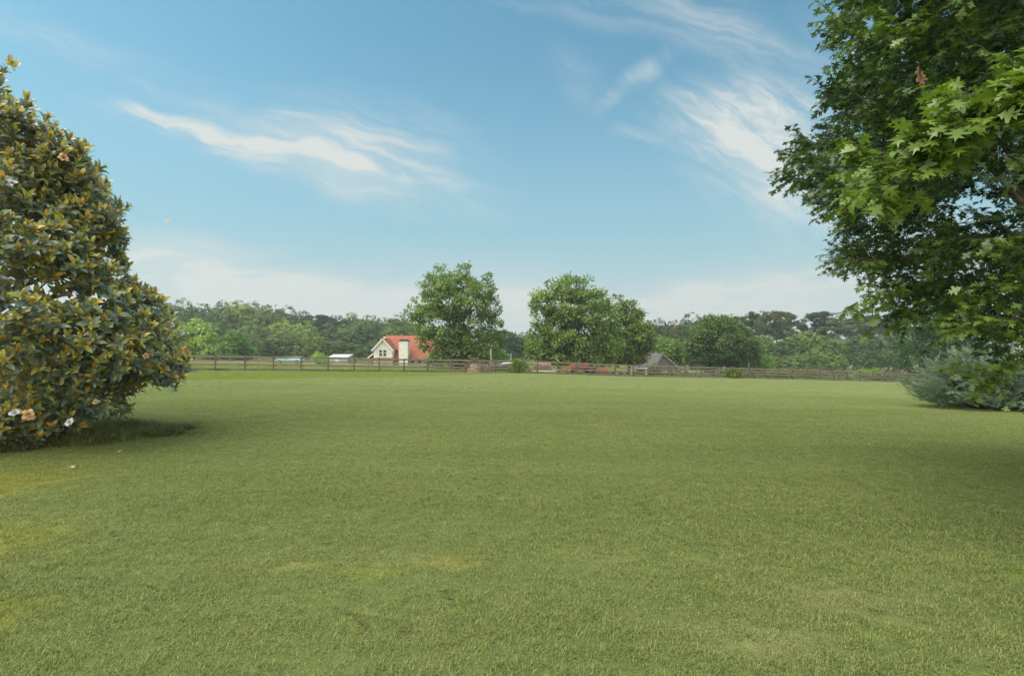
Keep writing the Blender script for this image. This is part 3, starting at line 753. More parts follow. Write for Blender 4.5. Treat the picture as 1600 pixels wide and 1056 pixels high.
for i, (px, top, w, k, tone) in enumerate(sorted(BACK)):
    wood_tree(k, i, px, top, w*1.25, 205 + (i*37 % 17), tone, f"{'pine' if k == 'pine' else 'leafy tree'} on the wood's skyline, {ORD[i]} from the flowering magnolia", LW)
MIDR = [(270,492,44,'round',G2),(335,498,40,'round',G1),(392,498,42,'wide',G2),(412,508,40,'round',G1),(442,496,46,'round',G2),(478,500,50,'wide',G2),(508,506,44,'round',G3),(538,505,46,'wide',G1),(570,506,44,'round',G3),(612,503,46,'wide',G2),(640,510,44,'round',G2),(660,512,40,'round',G2)]
for i, (px, top, w, k, tone) in enumerate(sorted(MIDR)):
    wood_tree(k, i+1, px, top, w*1.2, 180 + (i*29 % 13), tone, f"tree in the wood's middle tier, {ORD[i]} from the flowering magnolia", LW)
LOWR = [(330,528,30,'wide',G1),(402,526,40,'wide',G4),(428,530,44,'wide',G3),(442,514,40,'round',G4),(468,524,44,'wide',G4),(496,519,48,'wide',G4),(525,528,46,'wide',G4),(556,532,44,'wide',G3),(583,530,30,'wide',G3)]
for i, (px, top, w, k, tone) in enumerate(sorted(LOWR)):
    wood_tree(k, i, px, top, w*1.15, 150 + (i*23 % 11), tone, f"low grey-green tree at the wood's front edge, {ORD[i]} past the pale willow", LW)
GAP = [(786,515,30,'pine',(.75,.95,1.1)),(803,520,26,'tall',(.6,.8,.85)),(822,517,34,'round',G1),(770,525,40,'round',G1),(845,526,44,'round',G1)]
GN = ['dark bluish pine seen in the gap between the two large green trees', 'slim dark tree seen in the gap between the two large green trees', 'rounded tree in the gap, against the flank of the broad bright tree', 'tree glimpsed behind the loose-crowned green tree beside the red house', 'tree half hidden behind the broad bright green tree']
for i, (px, top, w, k, tone) in enumerate(GAP): wood_tree(k, i, px, top, w*1.2, 172+i*4, tone, GN[i], 'trees in the gap between the two large trees')
BACK2 = [(1008,498,38,'round',G3),(1030,497,36,'round',(.6,.62,.6)),(1054,499,38,'round',(.62,.62,.58)),(1080,488,44,'round',G1),(1108,489,38,'round',G1),(1136,491,36,'tall',G1),(1154,492,34,'pine',(.9,.9,.85)),(1176,487,36,'pine',(1.0,1.0,.9)),(1196,486,34,'pine',(.86,.96,.80)),(1214,483,36,'pine',(.84,.95,.82)),(1234,488,30,'pine',(.84,.95,.82)),(1255,502,26,'pine',(.9,.9,.9)),(1283,484,44,'pine',(.84,.95,.85)),(1306,498,40,'pine',(.9,.98,.88)),(1334,494,40,'pine',(1.0,1.0,1.0)),(1360,490,40,'pine',(1,1,1)),(1388,496,40,'pine',(1,1,1))]
for i, (px, top, w, k, tone) in enumerate(sorted(BACK2)):
    wood_tree(k, i, px, top, w*(1.25 if k != 'pine' else 1.1), 168 + (i*31 % 19), tone, f"{'grey-green pine' if k == 'pine' else 'dark leafy tree'} on the skyline, {ORD[i]} past the narrow olive tree", RW)
MID2 = [(1030,522,40,'wide',G3),(1062,524,44,'round',G3),(1196,522,40,'round',G1),(1215,535,46,'wide',G3),(1240,522,46,'round',G1),(1265,511,62,'wide',G2),(1296,522,44,'wide',G1),(1318,534,46,'wide',G2),(1345,520,50,'round',G3),(1372,528,46,'wide',G3),(1352,545,40,'wide',G3),(1205,552,44,'wide',G3),(1248,552,50,'wide',G1),(1300,548,48,'wide',G1),(1395,545,40,'wide',G3)]
for i, (px, top, w, k, tone) in enumerate(sorted(MID2)):
    wood_tree(k, i+2, px, top, w*1.15, (150 if top < 540 else 138) + (i*17 % 9), tone, f"broadleaf tree below the skyline pines, {ORD[i]} past the pyramid roof", RW)
for k in PROTO:
    for slot in PROTO[k]:
        if not slot[1]: 
            for c in list(slot[0].children): bpy.data.objects.remove(c)
            bpy.data.objects.remove(slot[0])
# the depth of the wood behind the countable trees: one mass
r = np.random.default_rng(77); lob = []
for i in range(150):
    px = 60 + i*9.6 + r.uniform(-4, 4); Y = r.uniform(222, 245); top = (516 if px < 660 else 530 if px < 1000 else 522) + r.uniform(-8, 8)
    x = (px-800)/F*Y; zb = gzf(x, Y); zt = EYE + (HOR-top)/F*Y
    for z in np.arange(zb+1.5, zt, 4.5): lob.append((x + r.uniform(-1.5,1.5), Y + r.uniform(-3,3), z, 3.4, 3.0, 3.0))
o, _ = lobe_crown('distant_woods', lob, 2600, 12, 1.3, 1.7, t_diamond(.36), M['far'], None, 78, out=.8, shell=.8)
o.color = (.62,.75,.72,1); tag(o, kind='stuff')

# ------------------------------------------------------------------ magnolia (near, cut by the frame's edge)
def poly_inside(px, py, poly):
    px = np.asarray(px); py = np.asarray(py); ins = np.zeros(px.shape, bool); n = len(poly); j = n-1
    for i in range(n):
        xi, yi = poly[i]; xj, yj = poly[j]
        c = ((yi > py) != (yj > py)) & (px < (xj-xi)*(py-yi)/((yj-yi) or 1e-9) + xi)
        ins ^= c; j = i
    return ins
def proj(p): return 800 + F*p[:, 0]/p[:, 1], HOR - F*(p[:, 2]-EYE)/p[:, 1]

MAG_POLY = [(-900,-300),(-200,-300),(-60,60),(-14,108),(10,138),(44,170),(94,198),(92,212),(134,228),(138,252),(164,277),(160,302),(184,330),(192,355),(190,380),(192,405),(192,430),(200,444),(228,440),(246,465),(262,495),(282,525),(286,560),(276,588),(258,598),(232,600),(214,606),(200,640),(165,640),(142,650),(112,672),(60,684),(0,688),(-900,700)]
MAG_C = np.array([-9.9, 10.6, 0.0])
def magnolia():
    r = np.random.default_rng(101)
    t = empty('magnolia_tree', (MAG_C[0], MAG_C[1], gzf(MAG_C[0], MAG_C[1])))
    tag(t, 'flowering magnolia with glossy dark and rusty leaves sweeping down to the grass', 'tree')
    # boughs: points on a broad cone, kept inside the silhouette
    n = 60000
    z = r.uniform(.15, 8.4, n); a = r.uniform(0, 2*np.pi, n); prof = 4.35*np.sqrt(np.clip(1-(z/9.0)**1.5, 0, 1))*(.72+.28*np.clip(z/1.4, 0, 1))
    rad = prof * np.sqrt(r.uniform(.30, 1.0, n)) * (1 + .07*np.sin(5*a+z*2))
    p = np.stack([MAG_C[0]+rad*np.cos(a), MAG_C[1]+rad*np.sin(a)*.95, z], 1)
    px, py = proj(p); keep = poly_inside(px + 4 + r.normal(0, 13, n) - 10*np.sin(z*6+a*4), py + r.normal(0, 8, n), MAG_POLY)
    g3 = np.sin(p[:, 0]*4.1+1.3*np.sin(p[:, 2]*3)) + np.sin(p[:, 1]*3.7+p[:, 0]) + np.sin(p[:, 2]*5.3+p[:, 1]*2+.8*np.sin(p[:,0]*3))
    keep &= g3 > -.95
    # openings where the sky shows between boughs
    for (hx, hy, ha, hb) in ((40,452,34,9),(150,462,26,8),(18,480,26,8),(85,440,22,7),(60,330,10,5),(120,500,12,4)):
        keep &= ~((((px-hx)/ha)**2 + ((py-hy)/hb)**2 < 1) & (r.random(n) < .96))
    vis_ = (px > -60) & (p[:, 1] < 11.8)
    keep &= r.random(n) < np.where(vis_, 1.0, .12)
    p = p[keep]; rad = rad[keep]; prof = prof[keep]
    if len(p) > 9000: s = r.choice(len(p), 9000, replace=False); p, rad, prof = p[s], rad[s], prof[s]
    # shoots cluster into boughs with gaps between
    nb = 520; cs = p[r.choice(len(p), nb, replace=False)]
    d2 = ((p[:, None, :] - cs[None])**2).sum(-1); near_ = np.sqrt(d2.min(1)); ci = d2.argmin(1)
    k = near_ < .40*r.uniform(.6, 1.25, len(p))
    p, ci, rad, prof = p[k], ci[k], rad[k], prof[k]
    sel = r.random(len(p)) < np.clip(.35 + .75*(rad/np.maximum(prof, .1))**3, 0, 1); p, ci = p[sel], ci[sel]
    if len(p) > 5200: s = r.choice(len(p), 5200, replace=False); p, ci = p[s], ci[s]
    print('MAGNOLIA shoots', len(p))
    m = len(p)
    ax = p - MAG_C - np.array([0,0,1.0])*p[:, 2:3]*.75; ax /= np.linalg.norm(ax, axis=1, keepdims=True)
    ax = ax*.9 + np.array([0,0,.55]) + r.normal(0, .28, (m, 3)); ax /= np.linalg.norm(ax, axis=1, keepdims=True)
    per = 9; n = m*per; i = np.repeat(np.arange(m), per); j = np.tile(np.arange(per), m)
    tmp = np.cross(ax, np.array([.3,.2,.93])); tmp /= np.linalg.norm(tmp, axis=1, keepdims=True); bt = np.cross(ax, tmp)
    ang = j*2.4 + np.repeat(r.uniform(0, 6.28, m), per) + r.normal(0, .2, n)
    side = tmp[i]*np.cos(ang)[:, None] + bt[i]*np.sin(ang)[:, None]
    op = np.where(j < 3, .35, np.where(j < 6, .85, 1.25)) + r.normal(0, .12, n)     # opening angle from shoot axis
    d = ax[i]*np.cos(op)[:, None] + side*np.sin(op)[:, None]
    nr = ax[i]*np.sin(op)[:, None] - side*np.cos(op)[:, None]
    pos = p[i] + ax[i]*(-.012*j)[:, None]*1.3
    old = (r.random(m) < .40)
    tint = np.clip(np.where(j < 3, r.normal(.74, .25, n), r.normal(.31, .22, n)) * np.repeat(r.uniform(.5, 1.35, m), per), 0, 1)
    me = scatter_mesh('crown', t_blade_leaf(.20), pos, frames(d, nr), .170*r.uniform(.72, 1.2, n)*np.where(j < 3, .82, 1.0), tint)
    loc = np.array(t.location)
    co = np.empty(len(me.vertices)*3, np.float32); me.vertices.foreach_get('co', co); me.vertices.foreach_set('co', (co.reshape(-1,3)-loc).reshape(-1))
    link_mesh('crown', me, M['magnolia'], t, smooth=True)
    tb = MB()
    cl = [cs[q]-loc for q in r.choice(nb, 90, replace=False)]
    top = Vector((.1, 0, 7.6)); pts = [Vector((0,0,-.1)), Vector((.03,.0,1)), Vector((-.05,.05,3)), Vector((.05,0,5.4)), top]
    tb.tube(pts, [.22,.17,.13,.08,.03], 9)
    rr = random.Random(5)
    for c in cl:
        c = Vector(c); s = Vector((0,0,max(.35, c.z*.8-.25))); mid = s.lerp(c, .5) + Vector((0,0,-.12))
        tb.tube([s*(1-u)**2+mid*2*u*(1-u)+c*u*u for u in (0,.33,.66,1)], [.04,.03,.02,.008], 5, cap=False)
    # shoot stems
    for q in range(0, m, 2):
        e = Vector(p[q]-loc); c = Vector(cs[ci[q]]-loc); tb.tube([c, e], [.008,.005], 4, cap=False)
    tb.build('trunk', M['bark'], t, smooth=True)
    # flowers: open cups of broad petals, parts of the tree
    def flower(px, py, Y, sz, old, face):
        sz *= .82; b = MB(); fr = random.Random(px*13+py); f_ = Vector(face).normalized(); ref = Vector((0,0,1)); x = f_.cross(ref).normalized(); y = x.cross(f_)
        for ring, (cnt, op, ln) in enumerate(((3, .45, .75), (6, .95 if not old else 1.3, 1.0))):
            for q in range(cnt):
                a = 2*math.pi*(q+.5*ring)/cnt + .2
                a += fr.uniform(-.25,.25); op_ = op*fr.uniform(.7,1.25); lnj = fr.uniform(.75,1.15)
                s_ = x*math.cos(a) + y*math.sin(a); tg_ = f_.cross(s_)
                vs = []
                for u, w in ((0,.14),(.35,.36),(.7,.38),(.92,.24),(1,.06)):
                    o_ = op_*(.35+.75*u); c = (s_*math.sin(o_) + f_*math.cos(o_))*u*ln*lnj*sz
                    cup = (f_*math.sin(o_) - s_*math.cos(o_))*(.08*sz)
                    vs += [c - tg_*w*sz*ln + f_*.06*sz, c, c + tg_*w*sz*ln + f_*.06*sz]
                fs = []
                for q2 in range(4):
                    for h in (0, 1): fs.append((q2*3+h, q2*3+h+1, q2*3+h+4, q2*3+h+3))
                b.add(vs, fs, 0)
        b.tube([Vector((0,0,0)), f_*.28*sz], [.09*sz, .05*sz], 7, mi=1)
        o = b.build('flower', [M['petal_old'] if old else M['petal'], M['straw']], t, smooth=True)
        o.location = at(px, py, Y) - t.location
        o['label'] = 'faded orange-brown flower' if old else 'open white flower'
    flower(25,645,7.3,0.081,0,(.2,-1,.3)); flower(46,648,7.25,0.093,1,(.3,-1,.2)); flower(110,660,7.7,0.074,0,(.2,-1,.4))
    flower(150,628,8.0,.050,1,(.4,-1,.3));  flower(20,287,7.6,0.074,0,(.4,-.8,.5)); flower(100,247,8.2,0.087,1,(.4,-1,.4))
    flower(168,408,8.4,0.074,0,(.5,-.9,.3)); flower(283,521,9.6,0.074,0,(.8,-.6,.3)); flower(268,508,9.7,0.062,0,(.8,-.7,.4)); flower(290,548,9.6,0.068,1,(1,-.5,.1)); flower(228,556,9.0,0.062,1,(.5,-.9,.3))
    return t
magnolia()

# ------------------------------------------------------------------ oak (overhangs from the side of the lawn)
OAK_POLY = [(1302,-40),(1296,20),(1274,66),(1316,74),(1322,100),(1300,128),(1268,146),(1292,168),(1290,196),(1262,212),(1246,226),(1220,240),(1216,262),(1226,290),(1250,296),(1262,318),(1300,330),(1296,362),(1312,378),(1288,392),(1292,416),(1330,424),(1390,424),(1384,444),(1344,462),(1350,486),(1400,492),(1440,500),(1480,520),(1600,540),(2600,560),(2600,-2500),(1250,-2500)]
def oak():
    r = np.random.default_rng(303)
    foot = Vector((6.6, 6.4, gzf(6.6, 6.4))); t = empty('oak_tree', foot)
    tag(t, 'big oak with pointed lobed leaves hanging over the edge of the lawn', 'tree')
    n = 40000
    d = unit(r, n); rad = r.uniform(.12, 1.0, n) ** .5
    c = np.array([5.85, 5.95, 3.85]); p = c + d*rad[:, None]*np.array([3.55, 3.0, 3.15])
    px, py = proj(p); vis = px < 1640
    keep = (poly_inside(px - 30 + r.normal(0, 9, n), py + r.normal(0, 9, n), OAK_POLY) & (p[:, 2] > 1.4) & (p[:, 1] > 3.4))
    g3 = np.sin(p[:, 0]*4.5+1.3*np.sin(p[:, 2]*3.2)) + np.sin(p[:, 1]*4.0+p[:, 0]) + np.sin(p[:, 2]*6.3+p[:, 1]*3+.8*np.sin(p[:,0]*4.4))
    keep &= g3 > -1.1
    for (hx, hy, ha, hb, ang) in ((1560,305,60,34,0),(1490,330,52,22,-10),(1585,55,26,16,0),(1450,365,48,16,-14),(1365,215,22,12,0),(1560,350,54,20,0),(1400,390,46,13,-8),(1430,432,40,12,0),(1520,420,50,14,0),(1385,330,30,13,20)):
        ca, sa = math.cos(R(ang)), math.sin(R(ang)); dx, dy = px-hx, py-hy
        keep &= ~((((dx*ca+dy*sa)/ha)**2 + ((-dx*sa+dy*ca)/hb)**2 < 1) & (r.random(n) < .84))
    keep &= r.random(n) < np.where(px < 1660, 1.0, .045)
    p = p[keep]
    # thin out so boughs stand apart
    order = r.permutation(len(p)); sel = []
    for q in order:
        if not sel or (((p[np.array(sel)]-p[q])**2).sum(1) > .175**2).all(): sel.append(q)
        if len(sel) >= 1400: break
    print('OAK boughs', len(sel), 'visible', int((proj(p[sel])[0] < 1620).sum()))
    cl = p[sel]
    # a bough reaching forward across the crown, its lit look painted by leaf tint, and a low one before the juniper
    ext = []
    for u in np.linspace(0, 1, 34):
        q = at(1350 + 280*u + r.normal(0, 9), 285 - 150*u + r.normal(0, 20) + 22*math.sin(u*7), 3.35 - .45*u + r.normal(0, .12)); ext.append(np.array(q))
    low = []
    for u in np.linspace(0, 1, 15):
        q = at(1535 + 170*u + r.normal(0, 8), 592 - 100*u + r.normal(0, 14), 4.3 + .3*u + r.normal(0, .12)); low.append(np.array(q))
    for (a, b_, Y) in ((1340,472,6.2),(1365,478,6.4),(1520,505,6.0),(1545,505,5.8),(1580,500,5.6),(1385,464,6.5),(1530,470,5.9),(1570,450,5.8)): low.append(np.array(at(a, b_, Y*.72)))
    C = np.concatenate([cl, np.array(ext), np.array(low)]); kind = np.concatenate([np.zeros(len(cl)), np.ones(len(ext)), np.full(len(low), 2)])
    # twigs radiate from each bough end, leaves along each twig
    pos = []; dirs = []; nrm = []; tint = []; lk = []; tw = MB(); F3 = np.array(foot)
    base_tone = np.clip(r.normal(.36, .26, len(C)), .04, 1)
    for q in range(len(C)):
        ou = C[q] - np.array([foot.x, foot.y, C[q][2]*.72]); ou /= np.linalg.norm(ou)
        for s in range(5 if kind[q] == 0 else 4 if kind[q] == 1 else 3):
            dv = ou*.8 + r.normal(0, .55, 3); dv[2] -= .12; dv /= np.linalg.norm(dv)
            ln = r.uniform(.18, .37) if kind[q] == 0 else r.uniform(.16, .30)
            end = C[q] + dv*ln + np.array([0,0,-.10*ln])
            tw.tube([Vector(C[q]-F3), Vector(C[q]+dv*ln*.5-F3), Vector(end-F3)], [.004,.003,.0015], 4, cap=False)
            k = r.integers(8, 13)
            for e in range(k):
                u = (e+.6)/k; b0 = C[q]*(1-u) + end*u
                sd_ = np.cross(dv, [0,0,1]); sd_ /= np.linalg.norm(sd_)+1e-6
                ld = dv*.55 + sd_*(1 if e % 2 else -1)*r.uniform(.5,1.1) + r.normal(0,.25,3); ld[2] -= r.uniform(.15,.65)
                pos.append(b0); dirs.append(ld); nn = np.array([0,0,1.0]) + r.normal(0,.38,3) - .3*np.array([0,1,0]); nrm.append(nn)
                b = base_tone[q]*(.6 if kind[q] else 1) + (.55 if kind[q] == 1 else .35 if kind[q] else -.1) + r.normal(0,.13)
                tint.append(b); lk.append(kind[q])
    pos = np.array(pos); 
    kk = np.array(lk); s0 = np.where(kk == 1, .108, np.where(kk == 2, .094, .090))*r.uniform(.55, 1.2, len(pos))
    lsc = np.stack([s0*r.uniform(.75, 1.15, len(pos)), s0, s0*r.uniform(-.6, 2.6, len(pos))], 1)
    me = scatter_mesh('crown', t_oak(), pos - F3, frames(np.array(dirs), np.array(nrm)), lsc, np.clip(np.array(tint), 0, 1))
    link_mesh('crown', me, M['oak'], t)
    tw.build('twigs', M['bark'], t)
    v, f = t_oak(); dl = MB(); c0 = at(1436, 100, 3.25) - foot; rr = random.Random(2)
    for q in range(4):
        a = rr.uniform(-.5, .5); dl.add([(c0.x + x*.06*math.cos(q) + .007*q, c0.y + x*.06*math.sin(q+a) + z*.15, c0.z - y*.085 - .014*q) for x, y, z in v], f)
    o = dl.build('dead_leaf_cluster', M['dead'], t); o['label'] = 'brown hanging bunch of dead leaves'
    tb = MB(); km = cl[r.choice(len(cl), 60, replace=False)]; km = km[(km[:, 1] > 6.0) & (km[:, 2] > 4.8)]
    limb_mesh(tb, (0,0,-.2), (-.15,-.05,3.4), [Vector(k-F3) for k in km[:26]], .13, 8, sag=.05)
    tb.build('trunk', M['bark'], t, smooth=True)
oak()

# ------------------------------------------------------------------ juniper
def juniper():
    Y0 = 16.5; b = base(1545, Y0); t = empty('juniper_bush', b)
    tag(t, 'spreading blue-green juniper with feathery sprays at the lawn edge', 'bush')
    r = np.random.default_rng(404); k = Y0/F
    n = 4200; a = r.uniform(0, 2*np.pi, n); el = np.arcsin(r.uniform(0, 1, n))
    d = np.stack([np.cos(a)*np.cos(el), np.sin(a)*np.cos(el), np.sin(el)], 1)
    rx, ry, rz = 2.35, 1.9, 1.62
    lum = 1 + .16*np.sin(a*5+el*4) + .12*np.sin(a*9-el*7)
    rad = r.uniform(.55, 1.0, n) * lum
    p = d*rad[:, None]*np.array([rx, ry, rz]); p[:, 2] += .05
    px, py = proj(p + np.array(b))
    poly = [(1408,585),(1424,566),(1442,568),(1455,552),(1478,546),(1500,540),(1530,548),(1560,540),(1900,530),(1900,640),(1600,636),(1470,630),(1432,622),(1412,606)]
    keep = poly_inside(px, py, poly) | (px > 1620); p, d, rad = p[keep], d[keep], rad[keep]; n = len(p)
    # boughs separate in tiers
    tier = np.sin(p[:, 2]*9 + p[:, 0]*2.3 + 1.5*np.sin(p[:, 0]*3+p[:,1]*2)); k2 = tier > -.45; p, d, rad = p[k2], d[k2], rad[k2]; n = len(p)
    dv = d*np.array([1,1,.25]) + np.array([0,0,.35]) + r.normal(0,.28,(n,3))
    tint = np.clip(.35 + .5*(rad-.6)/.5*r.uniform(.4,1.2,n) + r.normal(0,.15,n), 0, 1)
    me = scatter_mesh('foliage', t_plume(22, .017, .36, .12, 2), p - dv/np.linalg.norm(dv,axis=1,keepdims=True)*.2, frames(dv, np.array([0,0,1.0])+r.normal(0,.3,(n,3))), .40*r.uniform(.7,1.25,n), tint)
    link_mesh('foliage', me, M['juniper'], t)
    tb = MB(); rr = random.Random(4)
    for q in r.choice(n, 60, replace=False): tb.tube([(0,0,-.05), tuple(p[q]*.5*np.array([1,1,.7])), tuple(p[q]*.95)], [.05,.03,.008], 5, cap=False)
    tb.build('stem', M['bark'], t, smooth=True)
juniper()

# ------------------------------------------------------------------ board fence
POSTPX = [336,382.6,426,468,508,546,586,624,662,697,731,766,797,829,860.5,890.5,921,950,978,1006,1034,1060,1087,1112.5,1137,1161,1186,1208,1231,1252,1275,1297,1317,1336,1355,1374,1392,1410]
def fence():
    # posts at even 2.44 m steps along the line
    d = Vector((.939, .345, 0)).normalized(); p0 = Vector((-27.0, fence_y(-27.0), 0))
    t = empty('board_fence', (p0.x, p0.y, gzf(p0.x, p0.y))); T = Vector(t.location)
    tag(t, 'long weathered four-board fence running along the far edge of the lawn', 'fence')
    rr = random.Random(3); n0, n1 = -6, 41; pts = []
    for i in range(n0, n1):
        q = p0 + d*2.44*i; q.z = gzf(q.x, q.y); pts.append(q)
    nrm = Vector((d.y, -d.x, 0))                     # towards the lawn
    for i, q in enumerate(pts):
        k = i + n0; tall_ = .55 if k in (25, 30) else 0
        h = 1.42 + tall_ + rr.uniform(-.05, .05); w = .125
        b = MB(); c = q + nrm*.075 - T; lean = Vector((rr.uniform(-.025,.025), rr.uniform(-.02,.02), 0))
        b.beam(c - Vector((0,0,.2)), c + Vector((0,0,h)) + lean, w, w, up=tuple(nrm))
        b.build('post', M['post'], t, bevel=.008)
    # each board spans two bays
    for lev, (z, hh) in enumerate(((.17,.13),(.55,.145),(.92,.145),(1.29,.175))):
        for i in range(lev % 2, len(pts)-1, 2):
            j = min(i+2, len(pts)-1); b = MB()
            a0 = rr.uniform(-.025,.025); a1 = rr.uniform(-.025,.025)
            for s, e in ((i, i+1), (i+1, j)):
                if s >= e: continue
                za = z + (a0 if s == i else (a0+a1)/2); zb = z + (a1 if e == j else (a0+a1)/2)
                pa = pts[s] - T + Vector((0,0,za)); pb = pts[e] - T + Vector((0,0,zb)); g = (pb-pa).normalized()*.006
                b.beam(pa+g, pb-g, .028, hh)
            b.build('rail', M['fence'], t)
    # leaning brace by the taller post
    q = pts[25-n0]; b = MB(); b.beam(q - T + nrm*.16 + Vector((0,0,1.35)), q - T + nrm*.2 + d*.95 + Vector((0,0,0)), .09, .09, up=tuple(nrm)); b.build('brace', M['post'], t)
fence()
def far_fence():
    x0, x1 = 43.0, 84.0; Y = 108.0; t = empty('rail_fence', (x0, Y, gzf(x0, Y))); T = Vector(t.location)
    tag(t, 'dark rail fence farther off, seen just above the main fence before the dark conifer', 'fence')
    n = 15; pts = []
    for i in range(n):
        x = x0 + (x1-x0)*i/(n-1); y = Y + 3*i/(n-1); pts.append(Vector((x, y, gzf(x, y))))
    pz = [EYE + (HOR - (574.5 + 3.5*i/(n-1)))/F*pts[i].y for i in range(n)]
    for i, q in enumerate(pts):
        b = MB(); c = q - T; b.beam(c - Vector((0,0,.2)), Vector((c.x, c.y, pz[i]+.12-T.z)), .12, .12, up=(0,1,0)); b.build('post', M['rust'], t)
    for dz in (0, -.45, -.9):
        for i in range(0, n-1):
            b = MB(); b.beam(Vector((pts[i].x, pts[i].y+.08, pz[i]+dz))-T, Vector((pts[i+1].x, pts[i+1].y+.08, pz[i+1]+dz))-T, .03, .16); b.build('rail', M['rust'], t)
far_fence()

# ------------------------------------------------------------------ red-roofed house
def red_house():
    Y = 104.0; k = Y/F; b = base(625, Y); t = empty('red_roofed_house', b)
    tag(t, 'cream house with red shingle roof, front gable and broad cream chimney', 'house')
    X = lambda px: (px-625)*k
    Z = lambda py: EYE + (HOR-py)*k - b.z
    ze, zr = Z(560.5), Z(523.5); dep = 4.6         # front eave, ridge, half depth
    x0, x1 = X(588), X(684)
    w = MB(); w.box((x0+.25, .3, -.3), (x1-.25, 2*dep-.3, ze-.05)); w.prismx([(.3, ze-.05), (2*dep-.3, ze-.05), (dep, zr-.25)], x0+.25, x1-.25); w.build('wall', M['siding_h'], t)
    rf = MB()
    rf.slab([(x0-.2,-.35,ze-.25),(x1+.2,-.35,ze-.25),(x1+.2,dep,zr),(x0-.2+1.0,dep,zr)], .16); rf.slab([(x1+.2,2*dep+.35,ze-.25),(x0-.2,2*dep+.35,ze-.25),(x0+.8,dep,zr),(x1+.2,dep,zr)], .16)
    rf.slab([(x0-.2,2*dep+.35,ze-.25),(x0-.2,-.35,ze-.25),(x0+.8,dep,zr)], .16)
    roof = rf.build('roof', M['red_shingle'], t)
    # front gable, standing forward of the main slope
    gx0, gx1, gxm = X(586.5), X(615), X(600.7); gt, ge = Z(529.5), Z(545); gb = Z(559)
    g = MB(); g.prism([(gx0,-.3),(gx1,-.3),(gx1,ge),(gxm,gt-.12),(gx0,ge)], -1.2, 3.2); g.build('gable_wall', M['siding'], t)
    gr = MB(); ov = .32; sl0 = (gt-ge)/(gxm-gx0); sl1 = (gt-ge)/(gx1-gxm)
    gr.slab([(gx0-ov,-1.55,ge-ov*sl0+.06),(gxm,-1.55,gt+.06),(gxm,4.2,gt+.06),(gx0-ov,4.2,ge-ov*sl0+.06)], -.14)
    gr.slab([(gxm,-1.55,gt+.06),(gx1+ov,-1.55,ge-ov*sl1+.06),(gx1+ov,4.2,ge-ov*sl1+.06),(gxm,4.2,gt+.06)], -.14)
    gr.build('gable_roof', M['red_shingle'], t)
    tr = MB(); tr.beam((gx0-ov,-1.60,ge-ov*sl0-.02),(gxm,-1.60,gt-.02),.06,.22); tr.beam((gxm,-1.60,gt-.02),(gx1+ov,-1.60,ge-ov*sl1-.02),.06,.22); tr.build('bargeboard', M['white'], t)
    # paired sash windows
    for c in (597.2, 603.6):
        cx = X(c); hw = 2.25*k; z0, z1 = Z(556.2), Z(546.6)
        f = MB(); f.box((cx-hw-.06,-1.28,z0-.08),(cx+hw+.06,-1.21,z0)); f.box((cx-hw-.06,-1.28,z1),(cx+hw+.06,-1.21,z1+.08)); f.box((cx-hw-.06,-1.28,z0),(cx-hw,-1.21,z1)); f.box((cx+hw,-1.28,z0),(cx+hw+.06,-1.21,z1)); f.box((cx-hw,-1.27,(z0+z1)/2-.04),(cx+hw,-1.215,(z0+z1)/2+.04))
        wn = f.build('window', M['white'], t)
        p = MB(); p.box((cx-hw,-1.235,z0),(cx+hw,-1.205,z1)); p.build('pane', M['glass'], wn)
    # skirt roof below the gable
    s = MB(); s.slab([(gx0-.3,-1.75,gb-.35),(gx1+.1,-1.75,gb-.35),(gx1+.1,-1.21,gb+.05),(gx0-.3,-1.21,gb+.05)], .1); s.build('skirt_roof', M['red_shingle'], t)
    # chimney
    cx0, cx1 = X(624.8), X(638.6); ct = Z(533)
    c = MB(); c.box((cx0,-.95,-.3),(cx1,.9,ct)); ch = c.build('chimney', M['siding'], t)
    c = MB(); c.box((cx0-.1,-1.05,ct),(cx1+.1,1.0,ct+.12)); c.box((cx0+.15,-.8,ct+.12),(cx1-.15,.75,ct+.34)); c.build('chimney_cap', M['cap'], ch)
    # lower wing at the gable end
    l0, l1 = X(577), X(586.2); lw = MB(); lw.box((l0,-.6,-.3),(l1,4,Z(560))); lw.build('wing_wall', M['brick'], t)
    lr = MB(); lr.slab([(l0-.35,-.9,Z(560.5)),(l1,-.9,Z(551.5)),(l1,4.3,Z(551.5)),(l0-.35,4.3,Z(560.5))], -.14); lr.build('wing_roof', M['red_shingle'], t)
    lt = MB(); lt.beam((l0-.35,-.96,Z(561)),(l1,-.96,Z(552)),.06,.2); lt.build('wing_bargeboard', M['white'], t)
    br = MB(); br.slab([(X(580.5),2.6,Z(544)),(X(588),2.6,Z(544)),(X(592),5.2,Z(527.5)),(X(585),5.2,Z(527.5))], .14); br.build('rear_roof', M['red_shingle'], t)
    # lower front: door and windows between rails
    for px0, px1 in ((641,648),(652,660),(608,612)):
        f = MB(); f.box((X(px0)-.05,.20,Z(567.5)),(X(px1)+.05,.297,Z(562.5))); wn = f.build('window', M['white'], t)
        p = MB(); p.box((X(px0)+.1,.17,Z(567)),(X(px1)-.1,.199,Z(563))); p.build('pane', M['glass'], wn)
red_house()

